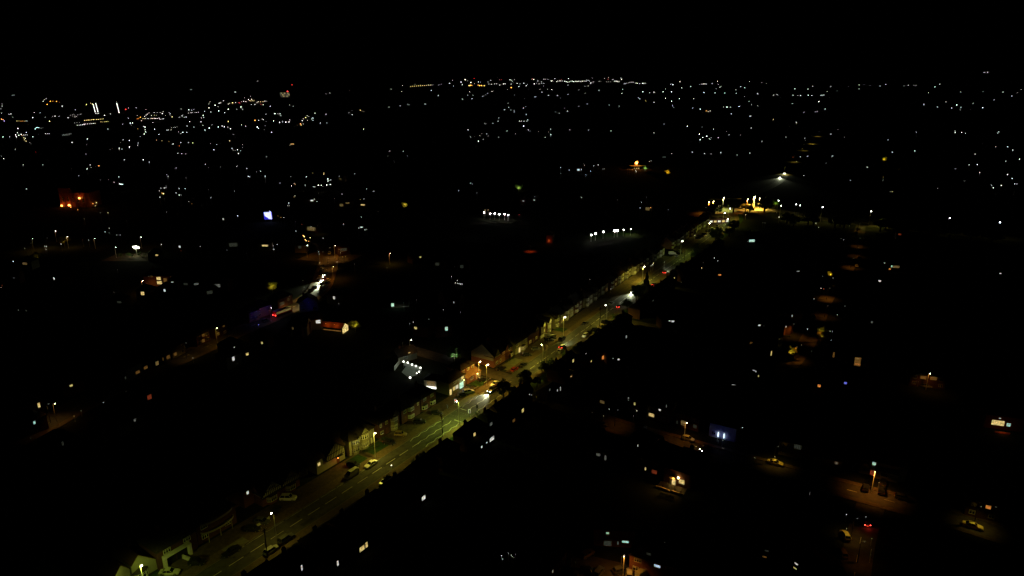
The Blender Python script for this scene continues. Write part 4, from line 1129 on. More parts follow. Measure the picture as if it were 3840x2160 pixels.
# porch house with the bright flood lamp
ang = radians(-32); q = G(*P('J', 1372, 1345), 0.0)
org = (q.x - cos(ang) * 3.2, q.y - sin(ang) * 3.2)
wxx = facade_xz(org, ang, *P('J', 1470, 1310)); fl = facade_xz(org, ang, *P('J', 1433, 1255))
t = house('brick house with a blazing porch lamp over its bright doorway', org, ang, 8, 7, 5.0, 7.8, 'hip', BRICK, TILE, [(min(wxx[0], 7.0), max(.7, wxx[1] - .7), 1.7, 1.4, 3, 'y')], (3.2, 'y'))
part('flood_lamp', MB().ball((fl[0], -.35, fl[1]), .3), dot_mat('y', 16), t)
lamp_light(t, 'SPOT', (fl[0] - 1.0, -1.2, 3.0), 1300, (1, .5, .08), .2, 140, .6, (-.3, -.35, -1))
part('porch_post', MB().box(2.4, 2.55, -1.3, -1.15, 0, 2.6).box(3.9, 4.05, -1.3, -1.15, 0, 2.6), UPVC, t)
part('porch_roof', MB().slab([(2.1, -1.5, 2.602), (4.3, -1.5, 2.602), (4.3, -.01, 3.0), (2.1, -.01, 3.0)], .1), TILE2, t)
def loc2w(org, ang, x, y): return Vector((org[0] + cos(ang) * x - sin(ang) * y, org[1] + sin(ang) * x + cos(ang) * y, 0))
pa = [loc2w(org, ang, x, y) for x, y in ((-.6, -3.6), (7.2, -3.6), (7.2, -.02), (-.6, -.02))]
struct('patio', MB().quad(*[(p.x, p.y, .03) for p in pa]), mat('sandstone_paving', (.30, .21, .11), .9, .2, .3, 1.2, .2))
garden_wall('low patio wall in front of the blazing porch', loc2w(org, ang, -.6, -3.9), loc2w(org, ang, 7.4, -3.9), .5, mat('patio_wall', (.5, .4, .22), .9), False)
for k in range(4): bush('small shrub on the patio wall of the blazing porch', loc2w(org, ang, 1 + 1.8 * k, -3.2), .45, LEAF, k, 'patio shrubs')
# pub-blue fairy lights
ang = radians(-30); q = G(*P('J', 1945, 790), 0)
org = (q.x - cos(ang) * 4, q.y - sin(ang) * 4)
t = house('house front washed in blue by two bright string lights', org, ang, 8.5, 7, 5, 7.8, 'hip', WHITE, TILE, [(1.5, .9, 1.3, 1.2, 2, '-')])
for xx in (P('J', 1912, 735), P('J', 1982, 755)):
    x, z = facade_xz(org, ang, *xx)
    part('light_string', MB().tube((x, -.3, max(.6, z - .9)), (x, -.3, z + .9), .09, .06, 7), dot_mat('c', 4), t)
    lamp_light(t, 'POINT', (x, -.8, z), 8, (.02, .008, 1), .3)
for k, (x, y) in enumerate(((1900, 790), (1912, 815), (1965, 808), (2005, 776))):
    far_dot('garden_lamp', 'small garden lamp below the blue-lit house front', 'garden lamps of the blue-lit house', 'garden lamp', *P('J', x, y), .7, 'd', 1.0)
NA = -27
t = lit_house('corner semi with a green-lit upstairs window and red front door', NA, [(*P('N', 1392, 358), 1.1, 1.3, 2, 'g'), (*P('N', 1372, 455), 1.4, 1.9, 2, 'q')], 4.0, g, wallm=PEBBLE, w=12, extra=True)
lit_house('faint pebbledashed house with a patterned bay', NA, [(*P('N', 650, 195), 2.4, 1.8, 4, 'x')], 4.0, g, wallm=PEBBLE, w=9)
t = lit_house('pale garage wing right of the corner semi', NA, [(*P('N', 1490, 470), 2.0, 1.4, 3, '-')], 1.6, g, wallm=CREAM, w=6, he=2.8, hr=4.2, d=5, extra=False, roof='gable')
t = lit_house('dark low house with a round glinting window', NA, [(*P('N', 1026, 353), .9, .9, 2, 'd')], 2.0, g, he=3, hr=5)
MA = -24
t = lit_house('red brick house with white framed window at the bottom edge', MA, [(*P('M', 1390, 1260), 1.9, 1.1, 3, '-'), (*P('M', 1625, 1328), 1.7, .9, 3, 'c'), (*P('M', 1522, 1180), 1.2, .7, 3, 'x')], 3.9, g, wallm=BRICK, w=11)
lit_house('dark house with a long green-yellow lit window', -6, [(*P('M', 1240, 1035), 1.9, .8, 2, 'g'), (*P('M', 1025, 930), .9, .7, 2, 'g'), (*P('M', 1150, 1050), .5, 1.2, 2, 'd'), (*P('M', 1025, 1075), 2.3, 1.7, 1, 'x')], 1.7, g, w=10, extra=False)
t = lit_house('brick terrace end wall standing lit at the left of the close', 58, [(*P('M', 470, 1240), 1.3, 1.2, 2, '-')], 3.8, g, wallm=BRICK, w=10, d=7)
lit_house('dark house with a pair of slanted white rooflights', -60, [(*P('N', 638, 1330), 1.1, .55, 1, 'w'), (*P('N', 626, 1372), 1.1, .5, 1, 'y')], 5.0, g, he=5.6, hr=7.4, extra=False)
lit_house('dark house with two dim reddish panes', -25, [(*P('N', 350, 1203), 1.1, .6, 1, 'x'), (*P('N', 328, 1262), 1.1, .6, 1, 'n')], 4.0, g, extra=False)
lit_house('dark house with a bright thin window at the very bottom', 58, [(*P('M', 360, 1392), .45, .9, 1, 'w')], 3.9, g)
lit_house('dark house with an orange striped blind at the far right', -27, [(*P('O', 1280, 635), 1.4, 1.3, 4, 'o'), (*P('O', 1370, 632), .4, .4, 1, 'd')], 4.0, g)
# glass-fronted extension far right
t = lit_house('house with a wide glowing glass extension over orange flower boxes', -18, [(*P('K', 2355, 758), 4.2, 2.2, 6, 'y'), (*P('K', 2445, 775), 1.4, 1.5, 4, 'g'), (*P('K', 2372, 720), .8, .4, 1, 'w')], 2.3, g, w=11, extra=False)
q = G(*P('K', 2362, 812), .5)
fb = thing('flower_box', 'orange-lit row of planters below the glass extension', 'planter', (q.x - 2, q.y - 1.2, 0), radians(-18))
for k in range(4): part('trough', MB().box(k * 1.1, k * 1.1 + .95, -.2, .2, 0, .45), mat('terracotta', (.4, .12, .05), .9), fb)
lamp_light(fb, 'POINT', (2, -1, 1.0), 22, (1, .25, .05), .2)
far_dot('wall_lamp', 'single lamp above the glass extension', None, 'lamp', *P('K', 2343, 660), 1.3, 'w', 5)
t = lit_house('house with a glowing orange porch front', -18, [(*P('K', 1166, 238), 2.6, 4.6, 2, 'n'), (*P('K', 1166, 262), 2.4, .8, 3, 'o'), (*P('K', 1160, 214), 1.8, .5, 1, 'y')], 3.0, g, w=9, extra=False)
lit_house('dark house with an orange ground-floor window', -22, [(*P('K', 840, 445), 1.3, 1.2, 2, 'o')], 1.6, g)
lit_house('dark house with a small blue-lit window', -22, [(*P('K', 1063, 421), 1.1, 1.1, 2, 'b')], 1.8, g)
lit_house('faint brick house with leaded bays behind a lamp', -18, [(*P('K', 1722, 373), 2.2, 1.4, 4, 'n'), (*P('K', 1810, 380), 2.4, 1.6, 5, 'n')], 4.0, g, w=12)
lit_house('dark house with a tall brown ladder of panes', -10, [(*P('K', 963, 182), .8, 2.6, 1, 'n')], 3.0, g)
lit_house('dark house with a thin bright side window and lit step', 20, [(*P('K', 434, 170), .7, 2.4, 1, 'y')], 3.4, g)
lit_house('dark house with a tall lit hall window', 60, [(*P('K', 500, 45), .6, .9, 1, 'y')], 4.2, g)
lit_house('dark house with a dim brown fan window', 0, [(*P('K', 265, 82), 1.4, 1.3, 3, 'n')], 3.9, g)
lit_house('dark house with the pale gable and a warm porch glow', -8, [(*P('H', 1225, 695), 1.4, .9, 1, 'o'), (*P('H', 1290, 672), 4.2, 1.6, 1, 'k'), (*P('H', 1245, 668), .8, 1.6, 1, 'g')], 1.3, g, w=11, extra=False)
lit_house('dark house with a tilted bright white rooflight', -10, [(*P('H', 1124, 815), 1.5, 1.1, 1, 'w')], 5.0, g, he=5.8)
lit_house('lone dark house with a small white window at the far right', -10, [(*P('H', 2338, 739), 1.2, .7, 1, 'w')], 4.0, g)
lit_house('dark house with two slim white windows below the near roofs', 10, [(*P('I', 1040, 660), 1.5, 1.1, 3, 'w'), (*P('I', 1000, 655), .9, .7, 2, 'w')], 4.0, g)
lit_house('dark house with a red-lit back doorway', 40, [(*P('I', 195, 1098), 1.4, 1.9, 2, 'o'), (*P('I', 260, 1050), .9, 1.5, 4, 'd')], 1.6, g)
lit_house('dark house with a string of white patio lights', 10, [(*P('I', 385, 1120), .9, 1.0, 2, 'w'), (*P('I', 318, 1110), .5, .4, 1, 'w')], 1.8, g)
lit_house('dark house with a blazing red and white window', -10, [(*P('I', 1606, 100), 1.8, 1.0, 2, 'o')], 1.8, g)
lit_house('dark house with one round white landing light', 0, [(*P('I', 2085, 708), 1.3, .9, 1, 'w'), (*P('I', 2137, 716), .4, .3, 1, 'd')], 4.0, g)
lit_house('dark house with a lit garden staircase', -30, [(*P('I', 2020, 1253), 1.1, .4, 1, 'w'), (*P('I', 2043, 1265), .4, .8, 1, 'w'), (*P('I', 2075, 1320), .5, 1.0, 1, 'y')], 3.0, g)
lit_house('dark house with a long thin strip light', -15, [(*P('J', 2090, 138), 1.2, .3, 1, 'w'), (*P('J', 2117, 142), .4, .4, 1, 'd')], 2.0, g)
gc = 'cars in the right-hand back streets'
def street_car(label, px, py, deg, **kw): return car(label, G(px, py, .5), radians(deg), group=gc, **kw)
street_car('yellow-lit white saloon parked side-on in the back street', *P('K', 468, 1098), -27, kind='saloon', colour='yellow')
street_car('yellow-lit white saloon parked at the right edge', 3648, 1972, -30, kind='saloon', colour='yellow')
street_car('car with a lit pale roof on the back street', *P('J', 1545, 790), -33, kind='hatch', colour='pale')
street_car('dark car with a bright roof edge at the left end of the back street', *P('J', 500, 615), -20, colour='grey')
street_car('dark car below the four yellow lights', *P('J', 975, 645), -20, colour='silver')
street_car('car with two round headlights on the back street', *P('J', 1762, 915), 205, colour='dark', lights='h', beam=.05)
street_car('car braking with two red lamps on the spur street', *P('N', 1300, 920), 84, colour='dark', lights='t')
street_car('parked car with a glowing yellow roof beside the spur street', *P('N', 1112, 1055), 84, kind='hatch', colour='yellow')
street_car('parked car with a lit bonnet below the glowing roof', *P('N', 1085, 1225), 84, colour='gold')
street_car('dim parked car lowest beside the spur street', *P('N', 1062, 1395), 84, colour='grey')
street_car('dark car left of the corner semi entrance', *P('N', 1310, 595), 60, colour='dark')
street_car('dark car with a red rear panel by the corner semi', *P('N', 1465, 620), 60, kind='suv', colour='dark')
street_car('dark car in front of the pale garage wing', *P('N', 1480, 540), 60, colour='dark')
street_car('lone dark car with a glint right of the corner semi', *P('N', 1670, 690), -30, colour='grey')
street_car('dim silver car at the left of the close', *P('M', 575, 1400), -20, colour='grey')
street_car('dark car in the middle of the close', *P('M', 790, 1390), -10, colour='dark')
street_car('grey car turned across the close', *P('M', 920, 1400), 60, colour='grey')
street_car('car with a lit yellow roof at the bottom of the close', *P('M', 1288, 1420), 80, colour='pale')
street_car('pale van at the bottom right of the close', *P('M', 1470, 1420), 35, kind='van', colour='pale')
street_car('dark car under the lamp of the close', *P('M', 1185, 1380), 20, colour='grey')
street_car('lone olive car in a dark yard above the close', *P('M', 780, 1180), 40, colour='gold')
street_car('car with a lit roof before the leaded bays', *P('K', 1745, 445), -20, colour='silver')
street_car('dark car standing in a yard behind the junction tree', 2031, 1488, 10, colour='silver')
street_car('low pale car below the yard behind the junction tree', 2020, 1515, 5, colour='gold')
street_car('car with a yellow roof on the receding street', *P('H', 457, 1175), 70, colour='pale')
for k, (x, y) in enumerate(((908, 292), (889, 330), (855, 382), (960, 400), (984, 433), (940, 545), (920, 585), (868, 606), (852, 627), (940, 648), (890, 660), (484, 1118), (440, 1068))):
    street_car('car parked along the receding street, %s from the ring road' % ADJ[k], *P('H', x, y), 75, colour=['silver', 'dark', 'white', 'grey'][k % 4], far=True)
garden_wall('low brown wall lit beside the yard cars', G(*T('4', 1640, 1070)), G(*T('4', 1770, 1110)), 1.2)
hedge('lit green hedge above the patio', G(*P('M', 1650, 470)), G(*P('M', 1830, 520)), .8, 1.0)
# yellow-lit trees on the right
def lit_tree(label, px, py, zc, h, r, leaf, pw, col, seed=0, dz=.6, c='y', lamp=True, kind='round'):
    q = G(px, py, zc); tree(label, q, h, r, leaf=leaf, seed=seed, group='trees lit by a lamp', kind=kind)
    dv = (Vector((0, 0, H)) - q); dv.z = 0; dv.normalize()
    b = (q.x + dv.x * r * 1.15, q.y + dv.y * r * 1.15)
    t = thing('garden_lamp_post', 'low lamp post shining into the ' + label, 'lamp', (b[0], b[1], 0), 0, 'posts lighting trees')
    part('post', MB().tube((0, 0, 0), (0, 0, zc), .04, .04, 6), STEEL, t); part('lamp', MB().ball((0, 0, zc + .1), .1), dot_mat('k', 3), t)
    lamp_light(t, 'SPOT', (-dv.x * .2, -dv.y * .2, zc), pw * 1.7, col, .15, 84, .8, (-dv.x, -dv.y, .12))
YL = (1, .78, .12)
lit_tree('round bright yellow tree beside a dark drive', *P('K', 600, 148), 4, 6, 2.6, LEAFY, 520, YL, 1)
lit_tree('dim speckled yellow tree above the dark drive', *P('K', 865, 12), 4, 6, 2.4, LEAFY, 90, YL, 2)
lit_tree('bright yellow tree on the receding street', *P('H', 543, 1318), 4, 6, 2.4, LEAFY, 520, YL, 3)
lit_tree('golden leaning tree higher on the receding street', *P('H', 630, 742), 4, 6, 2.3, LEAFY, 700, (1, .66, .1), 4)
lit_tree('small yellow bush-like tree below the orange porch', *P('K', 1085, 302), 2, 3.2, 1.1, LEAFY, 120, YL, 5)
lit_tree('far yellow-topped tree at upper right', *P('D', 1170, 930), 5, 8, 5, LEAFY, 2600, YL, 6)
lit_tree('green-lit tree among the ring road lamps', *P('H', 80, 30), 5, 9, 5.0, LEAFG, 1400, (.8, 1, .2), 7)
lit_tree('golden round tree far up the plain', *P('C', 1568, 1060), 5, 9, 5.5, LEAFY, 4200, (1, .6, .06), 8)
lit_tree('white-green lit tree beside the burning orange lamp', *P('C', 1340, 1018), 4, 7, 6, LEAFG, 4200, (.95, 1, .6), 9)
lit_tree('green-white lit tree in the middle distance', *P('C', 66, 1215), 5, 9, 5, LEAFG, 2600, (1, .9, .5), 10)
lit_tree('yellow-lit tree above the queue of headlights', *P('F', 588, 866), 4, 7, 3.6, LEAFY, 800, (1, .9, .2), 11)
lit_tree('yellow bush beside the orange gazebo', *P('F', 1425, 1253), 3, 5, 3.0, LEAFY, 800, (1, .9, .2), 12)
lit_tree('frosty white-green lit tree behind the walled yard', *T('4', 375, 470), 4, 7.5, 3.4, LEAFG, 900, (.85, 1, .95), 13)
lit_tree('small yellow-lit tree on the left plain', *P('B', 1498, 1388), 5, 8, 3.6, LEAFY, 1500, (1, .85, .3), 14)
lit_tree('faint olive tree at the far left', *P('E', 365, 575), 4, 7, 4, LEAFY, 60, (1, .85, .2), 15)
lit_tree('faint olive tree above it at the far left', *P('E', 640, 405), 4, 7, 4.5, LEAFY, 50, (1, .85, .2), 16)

# ------------------------------------------------------------------ the walled yard with globe lamps left of the main road
YA = radians(58)
for k, (x, y) in enumerate(((890, 302), (935, 313), (980, 334), (1022, 349), (1070, 368))):
    q = G(*P('3', x, y), 2.6)
    t = thing('globe_lamp', 'white globe lamp on the yard wall, %s from the tiled roof' % ADJ[k], 'globe lamp', (q.x, q.y, 0), 0, 'globe lamps around the yard')
    part('post', MB().tube((0, 0, 0), (0, 0, 2.4), .05, .05, 8), STEEL, t); part('globe', MB().ball((0, 0, 2.6), .36, 12, 8), dot_mat('w', 3), t)
    lamp_light(t, 'POINT', (0, 0, 3.2), 55, (.8, 1, .8), .3)
for k, (x, y, s) in enumerate(((960, 472, .4), (1055, 408, .3), (1030, 425, .25))):
    q = G(*P('3', x, y), 1.2)
    t = thing('globe_lamp', ['low globe lamp at the near corner of the yard', 'low lamp at the right end of the yard wall', 'low lamp just below the right end of the yard'][k], 'globe lamp', (q.x, q.y, 0), 0, 'globe lamps around the yard')
    part('post', MB().tube((0, 0, 0), (0, 0, 1), .05, .05, 8), STEEL, t); part('globe', MB().ball((0, 0, 1.2), s, 10, 7), dot_mat('w', 4), t)
ya = [G(*P('3', x, y)) for x, y in ((870, 415), (915, 355), (1050, 385), (1020, 450), (940, 470))]
struct('yard', MB().quad(*[(p.x, p.y, .03) for p in reversed(ya)]), mat('yard_paving', (.22, .24, .2), .9, .2, .2, 1, .1))
garden_wall('pale wall at the left end of the yard', G(*P('3', 790, 400)), G(*P('3', 850, 320)), 1.8, WHITE, False)
garden_wall('white wall behind the yard globes', G(*P('3', 895, 345), 0), G(*P('3', 1080, 395), 0), 1.4, WHITE, False)
q = G(*P('3', 905, 270), 0)
t = lit_house('brown tiled outbuilding with an orange lamp above the yard', 40, [(*P('3', 912, 255), 2.2, 1.6, 4, 'x'), (*P('3', 950, 205), 1.0, .5, 1, 'y')], 2.0, None, w=9, he=3, hr=5.2, d=6, extra=False, roof='gable')
lamp_light(t, 'POINT', (6.5, -.8, 4.6), 70, (1, .55, .12), .15)
L_('street lamp behind the tiled outbuilding of the yard', '3', 953, 72, 6.5, .12, (1, .6, .2))
# white-lit annexe by the yard
ang = radians(-14); q = G(*P('3', 1220, 560), .6)
org = (q.x - cos(ang) * 4.2, q.y - sin(ang) * 4.2)
t = house('small annexe with a glaring white strip of light on its floor', org, ang, 8, 5, 2.9, 4.4, 'hip', CREAM, TILE, [(6.2, 1.2, 1.0, 1.3, 1, 'g')], None, False)
part('floor_light_strip', MB().box(1.0, 5.6, -1.6, -.01, .12, .3), mat('floor_light_glow', (.8, .8, .7), .6, emit=(1, .97, .8), strength=1.6, sample=False), t)  # glowing slab imitates the strip of light on the floor
part('glass_door', MB().box(1.2, 4.4, -.08, -.004, .31, 2.3), pane_mat('k'), t)

# second-row houses behind the far side, each with one lit window
for lab, x, y, ww, hh, n, c in (('two tall white panes above the half-timbered gables', 928, 1847, .9, 1.3, 2, 'w'), ('a small tilted white rooflight', 842, 1875, .8, .7, 1, 'w'), ('a faint white corner light', 798, 1901, .8, .7, 1, 'd'),
                                ('a bright white window behind the red-lit porch', 1249, 1683, .9, 1.0, 1, 'w'), ('a slim orange-white window behind the round bays', 1262, 1664, .4, 1.2, 1, 'y')):
    lit_house('dark second-row house with ' + lab, 58, [(x, y, ww, hh, n, c)], 4.2, 'second-row houses behind the far side', extra=False)
strip('pavement', [tuple(road_at(s)[0][:2]) for s in (82.5, 85.5, 88.5)], -6.6, -3.9, .137, FORE2)  # paler dropped-kerb patch; the lit verge is put into its colour
strip('pavement', [tuple(road_at(s)[0][:2]) for s in (176, 180, 184, 188)], -6.6, -3.9, .137, FORE2)
# ------------------------------------------------------------------ the left-hand road: lamps, terrace, traffic
g = 'lamps of the left-hand road'
L_('street lamp on the terrace bend of the left-hand road', 'Q', 2166, 108, 8, .16, (1, .5, .05), group=g)
L_('street lamp before the pale lit corner house at far left', 'Q', 530, 868, 8, .07, BROWN, group=g, cone=140)
L_('street lamp beside the left-hand junction', 'F', 935, 458, 8, .3, BROWN, group=g)
L_('street lamp right of the left-hand junction', 'F', 1215, 460, 8, .3, BROWN, group=g)
L_('street lamp among the parked cars below the junction', 'F', 1195, 672, 8, .4, BROWN, group=g)
L_('street lamp over a small brown patch of path', 'F', 1770, 538, 7, .28, (1, .5, .05), group=g)
L_('street lamp standing alone right of the headlight queue', 'F', 1973, 1408, 7, .05, (1, .6, .2), group=g)
L_('street lamp on the dim car park at far left', 'E', 318, 388, 8, .22, (1, .5, .05), group=g)
L_('street lamp at the back of the dim car park', 'E', 668, 368, 8, .2, (1, .5, .05), group=g)
L_('white street lamp above the flood-lit yard at left', 'E', 1409, 374, 8, .1, group=g)
L_('street lamp by the orange-brick villa', 'E', 1423, 812, 7, .16, BROWN, group=g)
L_('white lamp left of the flood-lit yard', 'E', 1154, 474, 7, .05, group=g)
L_('white lamp over the red sign at left', 'E', 943, 388, 7, .05, group=g)
L_('leaning white lamp at the top of the dim car park', 'E', 550, 312, 8, .05, group=g)
L_('street lamp behind the blue terrace', 'F', 567, 1085, 7, .06, (.5, .5, 1), group=g)
for k, (x, y, pw) in enumerate(((1236, 968, .5), (1210, 985, .35), (1270, 975, .35), (1230, 1010, .3), (1140, 1125, .8), (1085, 1160, .6), (190, 1585, .12), (700, 1345, .07), (180, 930, .15), (120, 950, .1), (560, 1082, .12), (1190, 880, .1))):
    dark_lamp('dim lamp over the left-hand road, %s from the junction' % ADJ[k] if k < 6 else 'dim lamp over a dark lane at the left, %s of six' % ADJ[k - 6], x, y, 7, pw, (1, .45, .08) if k < 4 else (1, .6, .14))
gl = 'terrace houses along the left-hand road'
TA = 74
TER = [('terrace house with a dim broad bay, lowest lit of the row', [('Q', 1385, 552, 2.4, 1.5, 5, 'n')], 1.7),
       ('terrace house with two dim bays below a bright lamp', [('Q', 1465, 505, 2.2, 1.5, 4, 'n')], 1.7),
       ('terrace house with a plain yellow-brown blind filling its window', [('Q', 1580, 463, 1.9, 1.9, 1, 'k'), ('Q', 1640, 420, .7, 1.5, 2, 'n')], 1.7),
       ('terrace house with brown striped bay windows', [('Q', 1692, 400, 2.2, 1.7, 5, 'n')], 1.7),
       ('terrace house with a brown four-pane window, top of the row', [('Q', 1762, 370, 1.9, 1.6, 4, 'n')], 1.7),
       ('terrace house with dim double bays at the bend', [('Q', 2045, 180, 1.6, 1.4, 3, 'n'), ('Q', 2045, 235, 1.8, 1.5, 4, 'n')], 4.0),
       ('terrace house with faint patterned windows by the bend lamp', [('Q', 2195, 165, 1.4, 1.4, 3, 'n'), ('Q', 2250, 88, 1.3, 1.0, 3, 'n')], 2.0),
       ('dark house with a white pair of door lights', [('Q', 1270, 605, 1.8, 1.4, 2, 'x')], 1.7)]
for lab, ws, z in TER: lit_house(lab, TA if ws[0][2] > 300 else 68, [(*P(w[0], w[1], w[2]), *w[3:]) for w in ws], z, gl, d=7)
for lab, x, y, c, w in (('blue-washed house, lowest of the three', 410, 1170, 'b', 6), ('blue-washed house with pale bay windows', 515, 1120, 'b', 9), ('blue-washed gable right of the red-lit bus', 960, 1075, 'b', 9)):
    q = G(*P('F', x, y), 2.5); a = radians(60 if x < 900 else 20)
    t = house('%s beside the left-hand road' % lab, (q.x - cos(a) * w / 2, q.y - sin(a) * w / 2), a, w, 7, 5, 7.8, 'front' if x > 900 else 'hip', PEBBLE, TILE, [(1.6, .9, 1.6, 1.4, 3, '-'), (w - 1.7, .9, 1.6, 1.4, 3, '-'), (1.6, 3.4, 1.4, 1.2, 2, '-')])
    part('blue_lamp', MB().ball((w / 2, -2.2, 5.4), .08), dot_mat('b', 1), t)
    lamp_light(t, 'POINT', (w / 2, -2.6, 4.4), 20, (.02, .004, 1), .3)
lit_house('dark house with faint lilac bay windows by the bus', 62, [(*P('F', 690, 1042), 3.2, 1.8, 4, 'x'), (*P('F', 755, 1000), 1.0, 1.6, 2, 'n')], 2.2, gl, w=10)
gq = 'traffic on the left-hand road'
def lcar(label, tl, x, y, deg, **kw): return car(label, G(*P(tl, x, y), .5), radians(deg), group=gq, **kw)
lcar('first car of the headlight queue, farthest up the left-hand road', 'F', 1128, 750, -102, kind='suv', colour='dark', lights='h', beam=7)
lcar('middle car of the headlight queue on the left-hand road', 'F', 1110, 800, -104, kind='hatch', colour='red', lights='h', beam=7)
lcar('last car of the headlight queue, nearest on the left-hand road', 'F', 1082, 852, -110, kind='hatch', colour='dark', lights='h', beam=9)
for k, (x, y) in enumerate(((1020, 880), (1063, 805), (1078, 775), (1092, 712), (1095, 690), (1100, 672), (1158, 806), (1152, 832), (1128, 870), (1104, 915), (985, 905))):
    lcar('car parked along the left-hand road, %s counting from the queue' % ADJ[k], 'F', x, y, 78, colour=['silver', 'dark', 'white', 'grey'][k % 4], far=True)
lcar('white car waiting at the left-hand junction', 'F', 1168, 535, -80, colour='white')
lcar('dark pale-roofed car before the blue terrace', 'F', 525, 1212, 60, colour='grey')
lcar('dark car with a lit roof at the bend', 'F', 870, 1030, 60, colour='silver')
# the bus with red lights
q = G(*P('F', 695, 1128), 1.2); a = radians(58)
bus = thing('bus', 'single-decker bus with a red glowing tail on the left-hand road', 'bus', (q.x, q.y, .03), a)
part('body', MB().prism([(-5, .35), (5, .35), (5.1, 1.2), (4.9, 2.9), (-5, 2.9)], -1.25, 1.25), mat('bus_red', (.35, .01, .01), .4, .4), bus)
part('roof', MB().box(-4.9, 4.8, -1.15, 1.15, 2.902, 3.0), mat('bus_roof', (.6, .6, .5), .5), bus)
part('side_window', MB().box(-4.6, 4.4, -1.27, -1.252, 1.5, 2.5), pane_mat('k'), bus); part('side_window', MB().box(-4.6, 4.4, 1.252, 1.27, 1.5, 2.5), GLASS, bus)
for x in (-3.2, 3.2):
    for y in (-1.1, 1.1): w = link('wheel', TYREM, bus, (x, y, .42)); w.scale = (1.3, 1.3, 1.3)
for y in (-.95, .95): link('tail_light', light_box('t1'), bus, (-5.02, y, 1.0)).scale = (1.6,) * 3
lamp_light(bus, 'POINT', (-5.8, 0, 1.2), 36, (1, .04, .03), .2)
lamp_light(bus, 'SPOT', (5.3, 0, .9), 1500, (.93, 1, .82), .1, 62, .7, (1, 0, -.14))

# ------------------------------------------------------------------ single places on the left
t = lit_house('orange-brick villa with four yellow leaded windows', 5, [(*P('E', 1597, 790), 2.6, 2.0, 3, 'y'), (*P('E', 1605, 832), 3.0, 2.0, 3, 'y'), (*P('E', 1665, 820), 2.0, 4.6, 2, 'n'), (*P('E', 1525, 767), 1.2, 1.2, 2, 'n')], 4.6, None, w=15, wallm=BRICK, he=6.2, hr=9.5, extra=False)
lamp_light(t, 'POINT', (5, -4, 3), 60, (1, .4, .05), .3)
# floodlit orange hall
q = G(*P('A', 860, 1412)); ang = radians(-4)
t = thing('hall', 'tall brick hall flood-lit orange at upper left', 'hall', (q.x - 22, q.y, 0), ang)
part('wall', MB().prism([(0, 0), (28, 0), (28, 13), (14, 13), (10, 17), (0, 17)], 0, 16), mat('hall_brick', (.26, .10, .05), .9, .15, .4, .6, .3), t)
part('roof', MB().slab([(-.4, -.4, 17.05), (10.3, -.4, 17.05), (10.3, 16.4, 19.5), (-.4, 16.4, 19.5)], .3).slab([(10.4, -.4, 13.05), (28.4, -.4, 13.05), (28.4, 16.4, 16), (10.4, 16.4, 16)], .3), TILE, t)
for k in range(6): part('pilaster', MB().box(.6 + 4.7 * k, 1.3 + 4.7 * k, -.5, -.004, 0, 12.5), BRICK, t)
for k in range(5): window(t, 3.3 + 4.7 * k, -.02, 4.5, 1.8, 5.0, 2, '-')
for x, z, pw in ((2, 1.5, 260), (9, 2.0, 420), (20, 8.5, 240)):
    part('flood_lamp', MB().ball((x, -1.6, z), .9), dot_mat('o', 6), t); lamp_light(t, 'POINT', (x, -2.0, z + .8), pw, (1, .13, .012), .4)
for k, (x, y, c, sz) in enumerate(((708, 1395, 'o', 2.4), (712, 1412, 'o', 2), (970, 1368, 'y', 1.8), (935, 1378, 'o', 1.6), (960, 1400, 'y', 1.2), (783, 1440, 'o', 1.2), (797, 1375, 'y', 1.4), (870, 1330, 'y', 1.6))):
    far_dot('forecourt_lamp', 'glowing orange lamp beside the flood-lit brick hall', 'lamps at the flood-lit hall', 'lamp', *P('A', x, y), sz, c, 3)
lamp_light(t, 'POINT', (34, -6, 4), 300, (1, .35, .05), .4)
# giant blue-white screen
q = G(*P('F', 555, 215)); dd = q.length / FPX * .37267
sc_ = thing('screen', 'glaring blue-white outdoor screen on two legs', 'screen', (q.x, q.y, 0), radians(6))
W_ = 74 * dd; H_ = 74 * dd
part('panel', MB().box(-W_ / 2, W_ / 2, 0, .6, 1.5, H_ + 1.5), BLACKP, sc_)
part('display', MB().prism([(-W_ * .46, H_ + 1.3), (-W_ * .4, 4.5), (-W_ * .1, 3.2), (W_ * .1, 2.0), (W_ * .47, 1.8), (W_ * .44, 7.5), (W_ * .27, 9.0), (W_ * .27, H_ + 1.3)], -.05, -.004), mat('screen_glow', (0, 0, 0), emit=(.52, .55, 1), strength=1.7, sample=False), sc_)
part('bezel_glow', MB().box(-W_ / 2, W_ / 2, -.003, -.001, 1.6, H_ + 1.4), mat('screen_edge', (0, 0, 0), emit=(.04, .04, .9), strength=.6, sample=False), sc_)
for x in (-W_ * .35, W_ * .35): part('leg', MB().box(x - .3, x + .3, .1, .5, 0, 1.5), STEEL, sc_)
# flood-lit yard
q = G(*P('E', 1380, 560)); t = thing('floodlight', 'blinding flood light on a short mast at left', 'floodlight', (q.x, q.y, 0), 0)
part('mast', MB().tube((0, 0, 0), (0, 0, 5), .12, .1, 8), STEEL, t); part('lamp_bank', MB().ball((0, 0, 5.6), 1.3, 12, 8, .75).ball((1.5, 0, 5.4), .9, 10, 7, .7).ball((-1.3, 0, 5.9), .8, 10, 7, .7), mat('flood_bank', (0, 0, 0), emit=(1, 1, .8), strength=5, sample=False), t)
lamp_light(t, 'POINT', (0, -2, 5), 700, (.9, 1, .5), .5)
struct('yard', MB().quad((q.x - 16, q.y - 14, .03), (q.x + 14, q.y - 14, .03), (q.x + 14, q.y + 6, .03), (q.x - 16, q.y + 6, .03)), FORE)
for k in range(5): bush('flood-lit bush around the blinding flood light', (q.x - 8 + 4 * k, q.y - 6 + (k % 2) * 3), 2.0, LEAFG, k, 'bushes in the flood-lit yard')
